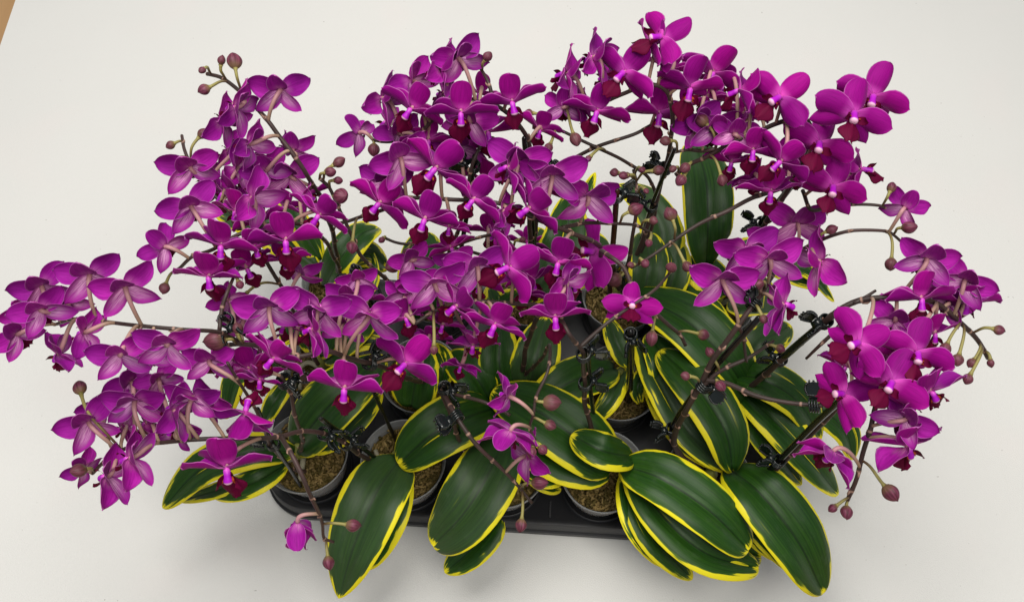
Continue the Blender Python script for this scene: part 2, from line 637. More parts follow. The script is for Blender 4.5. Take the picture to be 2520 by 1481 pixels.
NV = 4
ME_D, ME_P, ME_S, ME_L, ME_C = [], [], [], [], []
for k in range(NV):
    ME_D.append(tepal(0.98, 0.68, 0.52, 0.47, -0.10, 0.55, 0.10, 10 + k).mesh('dorsal_sepal', ['petal', 'petal_back']))
    ME_P.append(tepal(1.05, 0.70, 0.62, 0.55, -0.08, 0.6, 0.26, 20 + k, tip=0.05).mesh('petal', ['petal', 'petal_back']))
    ME_S.append(tepal(1.06, 0.56, 0.55, 0.68, -0.14, 0.8, 0.16, 30 + k, tip=0.04).mesh('sepal', ['petal', 'sepal_back']))


def lip_mesh(seed):
    rr = random.Random(seed)
    m = MB()
    prof = [(0.0, 0.10), (0.10, 0.17), (0.22, 0.20), (0.34, 0.34), (0.46, 0.60), (0.58, 0.72), (0.70, 0.66), (0.80, 0.46), (0.88, 0.28), (0.95, 0.20), (1.0, 0.24)]
    top, bot, uvs = [], [], []
    nc = 9
    L = 0.92
    for (t, w) in prof:
        rt, rb, ru = [], [], []
        for c in range(nc):
            vv = -1 + 2 * c / (nc - 1)
            x = vv * w / 2
            z = 0.10 * t - 0.12 * (abs(vv) ** 2) * w * 1.4 + 0.06 * math.exp(-(vv * 4) ** 2) + (0.05 * math.sin(5 * t + seed) * vv * w)
            y = t * L + (-0.05 * (1 - abs(vv)) if t > 0.97 else 0)
            rt.append(Vector((x, y, z + 0.014)))
            rb.append(Vector((x, y, z - 0.014)))
            ru.append((0.5 + 0.5 * vv, t))
        top.append(rt); bot.append(rb); uvs.append(ru)
    m.grid(top, uvs)
    m.grid(bot, uvs, flip=True)
    nr = len(prof)
    loop = [(0, c) for c in range(nc)] + [(r, nc - 1) for r in range(1, nr)] + [(nr - 1, c) for c in range(nc - 2, -1, -1)] + [(r, 0) for r in range(nr - 2, 0, -1)]
    N = nr * nc
    for k in range(len(loop)):
        a, b = loop[k], loop[(k + 1) % len(loop)]
        ia, ib = a[0] * nc + a[1], b[0] * nc + b[1]
        m.poly([ib, ia, N + ia, N + ib], (0.5, 0.6))
    # side lobes stand up and curve in
    for s in (-1, 1):
        rows, us = [], []
        for i in range(6):
            t = i / 5
            w = 0.24 * math.sin(math.pi * (0.18 + 0.72 * t)) + 0.02
            r = []
            for c in range(5):
                vv = -1 + 2 * c / 4
                x = s * (0.07 + 0.20 * math.sin(t * 1.9))
                y = 0.12 + vv * w / 2 + 0.12 * t
                z = 0.03 + 0.34 * t
                r.append(Vector((x + s * 0.05 * vv * t, y, z)))
            rows.append(r)
            us.append([(0.3 + 0.1 * c, 0.40 + 0.3 * t) for c in range(5)])
        m.grid(rows, us, flip=(s < 0))
        m.grid([[q + Vector((s * 0.02, 0, 0)) for q in r] for r in rows], us, flip=(s > 0))
    # warty callus
    for i in range(7):
        a = rr.uniform(-1, 1)
        c = Vector((a * 0.10, 0.13 + rr.uniform(-0.04, 0.10), 0.07))
        m.tube([c, c + Vector((a * 0.05, 0.01, 0.07)), c + Vector((a * 0.07, 0.03, 0.12))], [0.035, 0.03, 0.008], 5)
        for q in range(-1, -12 - 1, -1):
            m.uv[q] = [(0.5, 0.10)] * len(m.uv[q])
    return m.mesh('lip', ['lip'])


for k in range(3):
    ME_L.append(lip_mesh(40 + k))


def column_mesh():
    m = MB()
    pts = [Vector((0, 0, 0)), Vector((0, 0.02, 0.06)), Vector((0, -0.03, 0.16)), Vector((0, -0.07, 0.21)), Vector((0, -0.11, 0.27)), Vector((0, -0.145, 0.31)), Vector((0, -0.165, 0.335)), Vector((0, -0.175, 0.345))]
    m.tube(pts, [0.06, 0.090, 0.082, 0.092, 0.115, 0.112, 0.085, 0.03], 10)
    return m.mesh('column', ['column'])


ME_C = column_mesh()


def bud_mesh(seed):
    rr = random.Random(seed)
    m = MB()
    nr, nc = 11, 24
    rows, uvs = [], []
    ph = rr.uniform(0, 6)
    el = rr.uniform(0.94, 1.12)
    for i in range(nr):
        t = i / (nr - 1)
        r = 0.44 * (max(math.sin(math.pi * t), 0.0) ** 0.62) * (1.06 - 0.22 * t) + 0.001
        row = []
        for k in range(nc):
            a = 2 * math.pi * k / nc
            gr = abs(math.sin(1.5 * a + ph)) ** 0.35
            rad = r * (0.86 + 0.14 * gr) * (1 + 0.07 * math.cos(2 * a + ph))
            row.append(Vector((rad * math.cos(a), rad * math.sin(a), (t ** 0.92) * el - 0.03 + 0.04 * math.cos(a) * t * t)))
        rows.append(row)
        uvs.append([(k / nc, t) for k in range(nc + 1)])
    m.grid(rows, uvs, close=True)
    return m.mesh('bud', ['bud'])


ME_B = [bud_mesh(60 + k) for k in range(4)]

# ------------------------------------------------------------------ the setting
s_ = MB()
s_.box(Matrix.Translation((0, 0.6, -0.030)), 3.4, 3.4, 0.04)
tb = add('table', s_.mesh('table', ['wood'], False))
tb['kind'] = 'structure'
# paper sheet, its left edge shows in the top left corner
pa, pb = P(36, 0, 0), P(0, 106, 0)
dl = (pa - pb).normalized()
nl = Vector((dl.y, -dl.x, 0))
c0, c1 = pb - dl * 0.9, pa + dl * 0.7
s_ = MB()
rows, uvs = [], []
NX = 48
for i in range(NX + 1):
    r, u = [], []
    for j in range(NX + 1):
        p = c0.lerp(c1, i / NX) + nl * (2.3 * j / NX)
        h = 0.0006 * math.sin(p.x * 7 + p.y * 3) + 0.0006 * math.sin(p.y * 11 - p.x * 4)
        r.append(Vector((p.x, p.y, -0.0015 + h - 0.0006)))
        u.append((i / NX, j / NX))
    rows.append(r); uvs.append(u)
s_.grid(rows, uvs, flip=False)
me = s_.mesh('paper_sheet', ['paper'], False)
if me.polygons[0].normal.z < 0:
    me.flip_normals()
paper = add('paper_sheet', me)
tag(paper, 'wide sheet of white paper spread under the whole tray of orchids', 'paper')
so = paper.modifiers.new('thickness', 'SOLIDIFY')
so.thickness = 0.0004
so.offset = -1

# ------------------------------------------------------------------ tray
POTS_PX = {}
CTR = [[(752, 1112), (992, 1132), (1240, 1146), (1484, 1158), (1742, 1172)],
       [(800, 905), (1036, 922), (1282, 934), (1524, 940), (1764, 955)],
       [(838, 690), (1070, 708), (1304, 716), (1528, 726), (1760, 738)]]
POTC = []
ZR = 9.0
for r in range(3):
    for c in range(5):
        p = P(CTR[r][c][0], CTR[r][c][1], ZR)
        POTC.append(Vector((p.x, p.y, 0)))
A0 = P(CTR[0][0][0], CTR[0][0][1], ZR)
A1 = P(CTR[0][4][0], CTR[0][4][1], ZR)
YAW = math.atan2(A1.y - A0.y, A1.x - A0.x)
tc_ = POTC[7]
TM = Matrix.Translation((tc_.x, tc_.y, 0)) @ Matrix.Rotation(YAW, 4, 'Z')
# extents in tray space
loc = [TM.inverted() @ p for p in POTC]
hx = max(abs(p.x) for p in loc) + 0.060
hy = max(abs(p.y) for p in loc) + 0.0355


def rrect(hx, hy, rad, z, n=16):
    out = []
    for (sx, sy, a0) in ((1, 1, 0), (-1, 1, 90), (-1, -1, 180), (1, -1, 270)):
        for k in range(n):
            a = R(a0 + 90 * k / (n - 1))
            out.append(Vector((sx * (hx - rad) + rad * math.cos(a), sy * (hy - rad) + rad * math.sin(a), z)))
    return out


s_ = MB()
prof = [(-0.010, 0.0005), (0.001, 0.0005), (0.001, 0.010), (-0.001, 0.011), (-0.002, 0.032), (-0.003, 0.0345), (-0.007, 0.035), (-0.010, 0.033)]
rings = [rrect(hx + o, hy + o, 0.055, z) for o, z in prof]
n = len(rings[0])
b = s_.grid(rings, [[(0, 0)] * (n + 1)] * len(rings), close=True)
s_.poly([b + (len(rings) - 1) * n + k for k in range(n)])
tray = add('growing_tray', s_.mesh('growing_tray', ['tray'], True), None, TM)
bv = tray.modifiers.new('edges', 'EDGE_SPLIT')
bv.split_angle = R(40)
tag(tray, 'black plastic growing tray with rounded corners holding three rows of clear pots', 'tray')
s_ = MB()
for k in range(24):
    a = 2 * math.pi * k / 24
cup = MB()
rws = []
for rad, z in ((0.0400, 0.0332), (0.0400, 0.0358), (0.0415, 0.0362), (0.0430, 0.0332)):
    rws.append([Vector((rad * math.cos(2 * math.pi * k / 32), rad * math.sin(2 * math.pi * k / 32), z)) for k in range(32)])
cup.grid(rws, [[(0, 0)] * 33] * 4, close=True)
cme = cup.mesh('pot_collar', ['tray'])
for p in loc:
    add('pot_collar', cme, tray, Matrix.Translation(Vector((p.x, p.y, 0))))
rb = MB()
xs = sorted(set(round(p.x, 3) for p in loc))
for i in range(4):
    x = (loc[i].x + loc[i + 1].x) / 2
    rb.box(Matrix.Translation((x, -hy + 0.020, 0.0340)), 0.002, 0.018, 0.003)
add('stiffening_rib', rb.mesh('stiffening_rib', ['tray'], False), tray)['kind'] = 'stuff'


# ------------------------------------------------------------------ pots
def revolve(prof, n=40, name='x', mats=()):
    m = MB()
    rws = [[Vector((r * math.cos(2 * math.pi * k / n), r * math.sin(2 * math.pi * k / n), z)) for k in range(n)] for r, z in prof]
    m.grid(rws, [[(k / n, i / (len(prof) - 1)) for k in range(n + 1)] for i in range(len(prof))], close=True)
    return m.mesh(name, mats)


ME_POT = revolve([(0.0315, 0.010), (0.0325, 0.008), (0.0415, 0.074), (0.0428, 0.083), (0.0450, 0.0835), (0.0458, 0.0900), (0.0464, 0.0905), (0.0452, 0.0912), (0.0447, 0.0900), (0.0438, 0.0842), (0.0418, 0.080), (0.0405, 0.072), (0.0315, 0.0125)], 48, 'pot', ['pot'])


def soil_mesh(seed):
    rr = random.Random(seed)
    m = MB()
    n = 36
    rws = []
    for (r, z) in ((0.030, 0.014), (0.0395, 0.070), (0.0400, 0.077)):
        rws.append([Vector((r * math.cos(2 * math.pi * k / n), r * math.sin(2 * math.pi * k / n), z)) for k in range(n)])
    n2 = 60
    top_, us_ = [], []
    for q in range(20):
        r = 0.0405 * (1 - q / 19.6)
        row_ = []
        for k in range(n2):
            a_ = 2 * math.pi * k / n2
            x_, y_ = r * math.cos(a_), r * math.sin(a_)
            h_ = noise.fractal(Vector((x_ * 150 + seed * 3, y_ * 150, seed)), 0.8, 2.0, 4) * 0.0034 + 0.0036 * (1 - r / 0.04)
            row_.append(Vector((x_, y_, 0.0795 + (h_ if q else -0.003))))
        top_.append(row_)
        us_.append([(k / n2, q / 19) for k in range(n2 + 1)])
    m.grid(rws, [[(k / n, i / 7) for k in range(n + 1)] for i in range(len(rws))], close=True)
    b = m.grid(top_, us_, close=True)
    m.poly([b + 19 * n2 + k for k in range(n2)])
    return m.mesh('potting_mix', ['soil'])


def moss_mesh(seed):
    rr = random.Random(seed)
    m = MB()
    for i in range(260):
        a, r = rr.uniform(0, 6.283), 0.039 * math.sqrt(rr.random())
        c = Vector((r * math.cos(a), r * math.sin(a), 0.079 + 0.007 * rr.random() + 0.004 * (1 - r / 0.04)))
        d = Vector((rr.uniform(-1, 1), rr.uniform(-1, 1), rr.uniform(-0.4, 0.5))).normalized()
        e = Vector((rr.uniform(-1, 1), rr.uniform(-1, 1), rr.uniform(-0.2, 0.8))).normalized()
        L = rr.uniform(0.0025, 0.0060)
        pts = [c - d * L, c + e * L * 0.45, c + d * L * 0.7 + e * L * 0.3, c + d * L * 0.2 + e * L]
        for q in pts:
            rad = math.hypot(q.x, q.y)
            if rad > 0.0405:
                q.x *= 0.0405 / rad; q.y *= 0.0405 / rad
        w_ = rr.uniform(0.0007, 0.0019)
        m.tube(bez(pts[0], pts[1], pts[2], pts[3], 5), [w_ * 0.5, w_ * 1.3, w_ * 0.7, w_ * 1.2, w_ * 0.8, w_ * 0.2], 4, cap=False, mi=0 if rr.random() < 0.55 else 1)
    return m.mesh('moss', ['moss', 'moss_green'])


SOIL = [soil_mesh(70 + k) for k in range(3)]
MOSS = [moss_mesh(80 + k) for k in range(4)]

PLANT_LABEL = [
    "front left corner orchid in its clear pot, yellow-edged leaves pointing far left",
    "potted orchid second from left in front, its longest leaf hanging down over the tray edge",
    "potted orchid in front centre, broad leaf hanging forward beside a single drooping bud",
    "potted orchid with a small oval leaf on top of leaves fanned to lower right",
    "front right corner potted orchid, one long leaf reaching down to the bottom of the picture",
    "potted orchid at the tray's left side with the stem of blooms reaching furthest left",
    "potted orchid in the middle row behind the largest open bloom at lower left centre",
    "potted orchid at the tray's very centre, dark upright leaves behind the small bud cluster",
    "potted orchid in the middle row with bare moss showing right of the central clips",
    "potted orchid at the tray's right side, long leaves fanned right under a slanting thick stake",
    "back left corner potted orchid whose spike rises to the buds at top left",
    "back row potted orchid, second from left, with one upright striped leaf in the open",
    "back row centre potted orchid carrying the crowded blooms at top middle",
    "back row potted orchid, fourth from left, carrying the topmost bloom",
    "back right corner potted orchid with the tall green leaf and large blooms at upper right",
]
PLANTS = []
for i in range(15):
    e = bpy.data.objects.new('potted_orchid', None)
    e.empty_display_size = 0.02
    COL.objects.link(e)
    e.location = POTC[i]
    tag(e, PLANT_LABEL[i], 'orchid', 'variegated orchids in clear pots set in the black tray')
    PLANTS.append(e)
    rz = Matrix.Rotation(random.uniform(0, 6), 4, 'Z')
    add('pot', ME_POT, e, rz)
    add('potting_mix', SOIL[i % 3], e, rz)
    ms = add('moss', MOSS[i % 4], e, Matrix.Rotation(random.uniform(0, 6), 4, 'Z'))
    ms['kind'] = 'stuff'


def pobj(name, me, i):
    """mesh built in world space, hung on plant i"""
    return add(name, me, PLANTS[i], Matrix.Translation(-POTC[i]))


# aerial roots and the leafy crown
for i in range(15):
    rr = random.Random(200 + i)
    base = POTC[i] + Vector((rr.uniform(-.004, .004), rr.uniform(-.004, .004), 0.0885))
    for k in range(4 if i < 5 else 2):
        a = rr.uniform(0, 6.28)
        pts = [base]
        for j in range(1, 6):
            a += rr.uniform(-0.7, 0.7)
            rr_ = 0.0075 * j
            pts.append(base + Vector((rr_ * math.cos(a), rr_ * math.sin(a), 0.006 - 0.0012 * j + 0.002 * rr.random())))
            q = pts[-1] - POTC[i]
            if math.hypot(q.x, q.y) > 0.037:
                pts.pop(); break
        if len(pts) > 2:
            m = MB()
            sp = spline(pts, 0.004)
            m.tube(sp, [0.0034 * (1 - 0.35 * j / len(sp)) for j in range(len(sp))], 8)
            pobj('root', m.mesh('root', ['root']), i)
    m = MB()
    m.tube([base + Vector((0, 0, -0.01)), base + Vector((0, 0, 0.008)), base + Vector((0, 0.001, 0.022)), base + Vector((0, 0.001, 0.028))], [0.006, 0.008, 0.007, 0.002], 10)
    pobj('crown', m.mesh('crown', ['crown']), i)


# ------------------------------------------------------------------ leaves
def leaf(i, ctr, W, p=0.42, q=0.56, fold=0.24, droop=0.13, roll=0.0, seed=0, wavy=0.03, marg=1.0):
    """ctr: (x, y, z) survey points base -> tip, W greatest width in photo pixels"""
    rr = random.Random(900 + seed)
    pts = spline([P(*c) for c in ctr], 0.006)
    n0 = len(pts)
    # resample to 20 rows, denser at the tip
    L = [0.0]
    for a, b in zip(pts, pts[1:]):
        L.append(L[-1] + (b - a).length)
    tot = L[-1]
    nr, nc = 26, 17

    def at(d):
        d = min(max(d, 0), tot)
        for k in range(n0 - 1):
            if L[k + 1] >= d:
                return pts[k].lerp(pts[k + 1], (d - L[k]) / max(L[k + 1] - L[k], 1e-9))
        return pts[-1]
    tm = p / (p + q)
    nf = tm ** p * (1 - tm) ** q
    mid = at(tot * 0.5)
    Wm = px2m(W * 0.95, mid)
    top, bot, uvs, att = [], [], [], []
    ph = rr.uniform(0, 6)
    for r in range(nr):
        t = math.sin(r / (nr - 1) * math.pi / 2) ** 1.08
        C = at(t * tot)
        T = (at(t * tot + 0.004) - at(t * tot - 0.004)).normalized()
        S = T.cross(Vector((0, 0, 1)))
        S = S.normalized() if S.length > 0.05 else Vector((1, 0, 0))
        Nn = S.cross(T).normalized()
        Rm = Matrix.Rotation(R(roll), 3, T)
        S, Nn = Rm @ S, Rm @ Nn
        ww = (max(t, 0.012) ** p) * (max(1 - t, 0) ** q) / nf * Wm / 2
        if t > 0.999: ww = 0.0006
        ww = max(ww, 0.0045 if t < 0.3 else 0.0006)
        rt, rb, ru, ra = [], [], [], []
        for c in range(nc):
            vv = math.sin((c / (nc - 1) - 0.5) * math.pi)
            av = abs(vv)
            h = ww * (fold * 2.2 * av - droop * 3.0 * av ** 3) + wavy * ww * math.sin(7 * t + ph + (1.5 if vv > 0 else 0)) * av ** 2
            h -= 0.0012 * math.exp(-(vv * 9) ** 2)
            th = 0.0008 * (1 - 0.8 * av * av)
            q_ = C + S * (vv * ww) + Nn * h
            rt.append(q_ + Nn * th)
            rb.append(q_ - Nn * th)
            ru.append((0.5 + 0.5 * vv, t))
            ra.append(min((1 - av) * ww, (1 - t) * tot * 0.8) * 100.0 / marg)
        top.append(rt); bot.append(rb); uvs.append(ru); att.append(ra)
    m = MB()
    m.grid(top, uvs, mi=0, att=att, flip=True)
    m.grid(bot, uvs, mi=1, att=att, flip=False)
    loop = [(0, c) for c in range(nc)] + [(r, nc - 1) for r in range(1, nr)] + [(nr - 1, c) for c in range(nc - 2, -1, -1)] + [(r, 0) for r in range(nr - 2, 0, -1)]
    N = nr * nc
    for k in range(len(loop)):
        a, b = loop[k], loop[(k + 1) % len(loop)]
        ia, ib = a[0] * nc + a[1], b[0] * nc + b[1]
        m.f.append([ia, ib, N + ib, N + ia])
        m.uv.append([uvs[a[0]][a[1]], uvs[b[0]][b[1]], uvs[b[0]][b[1]], uvs[a[0]][a[1]]])
        m.mi.append(0)
    return pobj('leaf', m.mesh('leaf', ['leaf', 'leaf_back'], attr=True), i)


# plant, centre line (x, y, height cm), width px, options
#LEAVES
LEAVES = [
    (1, [(985, 1128, 12), (925, 1215, 14.5), (872, 1340, 13), (834, 1471, 9)], 172, dict(q=.72)),
    (1, [(990, 1150, 11), (960, 1270, 11.5), (905, 1400, 8.5)], 100, dict()),
    (1, [(1020, 1135, 10), (1100, 1035, 13), (1180, 930, 11)], 90, dict()),
    (2, [(1215, 1005, 12), (1140, 1030, 15.5), (1060, 1072, 16), (981, 1141, 13.5)], 160, dict(p=.3, q=.40)),
    (2, [(1238, 1085, 12), (1200, 1170, 14.5), (1140, 1265, 13.5), (1066, 1342, 10)], 178, dict(p=.36, q=.42)),
    (2, [(1225, 1270, 9.5), (1160, 1350, 8.5), (1095, 1408, 6.5)], 104, dict(p=.3)),
    (2, [(1275, 1150, 11), (1340, 1175, 12), (1390, 1175, 10)], 62, dict()),
    (2, [(1290, 1160, 11), (1340, 1190, 11), (1380, 1205, 9)], 50, dict()),
    (0, [(728, 1100, 11), (790, 1020, 14.5), (860, 950, 15.5), (945, 875, 13)], 160, dict(p=.34)),
    (0, [(760, 1105, 10.5), (850, 1050, 12.5), (940, 965, 12)], 90, dict()),
    (0, [(725, 1110, 12), (620, 1110, 14), (500, 1150, 13), (401, 1249, 9.5)], 108, dict(q=.55)),
    (0, [(705, 1140, 11), (620, 1190, 12), (525, 1218, 9)], 78, dict()),
    (0, [(640, 1165, 10.5), (540, 1205, 10.5), (440, 1232, 8)], 46, dict()),
    (3, [(1536, 1146, 15), (1630, 1178, 17), (1750, 1260, 16.5), (1842, 1352, 13)], 152, dict(p=.30, q=.36)),
    (3, [(1548, 1160, 13), (1640, 1280, 14.5), (1740, 1362, 13.5), (1866, 1398, 10)], 122, dict(p=.34, q=.40)),
    (3, [(1550, 1175, 12), (1660, 1260, 12.5), (1780, 1330, 12), (1872, 1370, 9)], 110, dict(p=.34, q=.30)),
    (3, [(1538, 1160, 11), (1560, 1280, 12), (1628, 1392, 8.5)], 72, dict()),
    (3, [(1550, 1180, 11), (1605, 1310, 12), (1703, 1425, 8.5)], 98, dict()),
    (3, [(1555, 1122, 15), (1485, 1110, 18.5), (1406, 1070, 17.5)], 104, dict(p=.40, q=.46)),
    (3, [(1505, 1140, 13), (1420, 1078, 15.5), (1320, 1010, 15.5), (1212, 962, 13)], 176, dict(p=.26, q=.46)),
    (3, [(1500, 1150, 11.5), (1400, 1120, 12.5), (1290, 1060, 12), (1200, 970, 10)], 170, dict(p=.3)),
    (4, [(1795, 1152, 13), (1872, 1215, 16), (1962, 1330, 14.5), (2026, 1458, 9.5)], 172, dict(q=.50)),
    (4, [(1800, 1175, 11.5), (1870, 1300, 12), (1985, 1425, 8.5)], 78, dict()),
    (4, [(1790, 1175, 11), (1850, 1290, 11), (1930, 1380, 8)], 88, dict()),
    (4, [(1803, 1158, 15), (1785, 1060, 18.5), (1715, 950, 19), (1625, 862, 16)], 136, dict(p=.46, q=.46)),
    (4, [(1780, 1152, 13), (1690, 1060, 15.5), (1620, 940, 15.5), (1565, 835, 13)], 92, dict()),
    (4, [(1765, 1150, 12), (1680, 1080, 13.5), (1620, 990, 13), (1590, 900, 11)], 66, dict()),
    (4, [(1772, 1150, 11), (1720, 1110, 12), (1650, 1065, 11)], 50, dict()),
    (8, [(1512, 905, 12), (1420, 932, 15), (1350, 975, 15), (1300, 1035, 12)], 122, dict(p=.34)),
    (8, [(1535, 905, 11), (1500, 985, 12.5), (1450, 1045, 10)], 60, dict()),
    (8, [(1575, 990, 11), (1568, 950, 12.5), (1590, 900, 12)], 44, dict()),
    (8, [(1545, 900, 13), (1520, 850, 14.5), (1495, 780, 14)], 60, dict()),
    (8, [(1640, 990, 12), (1640, 900, 15.5), (1595, 820, 14)], 105, dict()),
    (9, [(1848, 985, 14), (1790, 890, 18), (1690, 790, 18.5), (1555, 722, 15)], 166, dict(p=.36, q=.42)),
    (9, [(1798, 922, 15), (1880, 935, 18), (1965, 990, 17), (2020, 1080, 13)], 120, dict(p=.4)),
    (9, [(1810, 950, 14), (1910, 1040, 16), (2000, 1140, 14), (2062, 1216, 9.5)], 112, dict()),
    (9, [(1900, 960, 12), (2010, 1000, 13.5), (2080, 1060, 12), (2100, 1130, 9)], 100, dict()),
    (9, [(1815, 960, 13), (1880, 1070, 14), (1972, 1192, 9)], 92, dict()),
    (9, [(1812, 970, 12), (1850, 1050, 12.5), (1905, 1120, 10)], 50, dict()),
    (9, [(1830, 900, 12), (1880, 840, 13.5), (1945, 800, 12)], 100, dict()),
    (9, [(1790, 900, 13), (1720, 770, 14), (1600, 705, 12)], 120, dict()),
    (7, [(1240, 965, 11), (1228, 880, 14), (1235, 790, 14)], 112, dict(p=.3)),
    (7, [(1300, 965, 11), (1320, 880, 14.5), (1345, 780, 14)], 128, dict(p=.3)),
    (7, [(1260, 950, 11), (1190, 890, 12.5), (1130, 868, 11)], 70, dict()),
    (6, [(1205, 985, 11), (1165, 920, 13.5), (1100, 868, 12)], 108, dict()),
    (6, [(1012, 1000, 11), (1025, 920, 14), (1035, 835, 14)], 126, dict(p=.28)),
    (6, [(1085, 950, 11.5), (1092, 900, 13), (1072, 845, 12)], 60, dict(marg=1.6)),
    (5, [(820, 900, 11), (860, 850, 13.5), (950, 838, 13)], 60, dict()),
    (5, [(800, 890, 12), (850, 840, 14), (930, 770, 13)], 86, dict()),
    (5, [(790, 880, 13), (815, 800, 15), (860, 745, 14)], 80, dict()),
    (5, [(690, 900, 11), (590, 920, 13), (555, 1030, 9)], 72, dict()),
    (5, [(720, 930, 11), (675, 990, 12), (640, 1060, 9)], 56, dict()),
    (5, [(780, 870, 11), (740, 800, 14), (690, 850, 13)], 70, dict()),
    (10, [(800, 705, 12), (835, 640, 15.5), (885, 580, 16), (930, 560, 14)], 96, dict(p=.3, q=.42)),
    (10, [(860, 655, 11), (900, 625, 13), (955, 660, 10)], 84, dict(marg=1.5)),
    (10, [(850, 740, 11), (905, 700, 13), (895, 590, 12)], 60, dict()),
    (10, [(790, 640, 12), (720, 540, 15), (680, 505, 13)], 74, dict(marg=1.3)),
    (10, [(780, 660, 12), (640, 560, 14.5), (530, 520, 12)], 92, dict(marg=1.3)),
    (10, [(830, 640, 12), (860, 580, 14), (905, 545, 12)], 50, dict(marg=1.5)),
    (11, [(1045, 780, 12), (1040, 680, 15.5), (1042, 572, 15)], 130, dict(p=.22, q=.36)),
    (11, [(1070, 750, 11), (1120, 660, 13), (1130, 610, 11)], 90, dict()),
    (12, [(1300, 740, 12), (1350, 660, 14), (1320, 560, 13)], 100, dict()),
    (12, [(1320, 700, 11), (1390, 600, 14), (1400, 480, 14)], 128, dict(p=.3)),
    (12, [(1280, 720, 12), (1225, 745, 13), (1205, 700, 12)], 62, dict(marg=1.5)),
    (12, [(1330, 760, 11), (1390, 700, 12), (1440, 700, 10)], 60, dict()),
    (12, [(1350, 600, 11), (1420, 520, 12.5), (1465, 425, 12)], 42, dict()),
    (13, [(1560, 720, 12), (1630, 600, 15.5), (1590, 500, 16), (1520, 455, 14)], 118, dict(p=.3)),
    (13, [(1580, 745, 14), (1596, 660, 17), (1590, 572, 16)], 104, dict(p=.34, q=.38)),
    (13, [(1635, 745, 13), (1660, 650, 15.5), (1632, 548, 14.5)], 88, dict(p=.3)),
    (13, [(1500, 620, 11), (1440, 600, 12), (1400, 640, 11)], 80, dict()),
    (14, [(1738, 650, 15), (1742, 560, 20), (1738, 450, 21), (1712, 352, 18)], 134, dict(p=.36, q=.36, marg=.45)),
    (14, [(1790, 720, 13), (1740, 680, 14), (1680, 640, 14)], 110, dict()),
    (14, [(1800, 740, 12), (1860, 740, 15), (1800, 650, 14)], 120, dict()),
    (14, [(1870, 650, 13), (1980, 665, 14), (2052, 742, 10)], 46, dict()),
    (14, [(1880, 660, 12), (1960, 690, 13), (2030, 712, 11)], 38, dict()),
    (14, [(1790, 640, 12), (1840, 610, 13), (1900, 620, 12)], 60, dict()),
]
for k, (i, c, W, kw) in enumerate(LEAVES):
    leaf(i, c, W, seed=k, **kw)

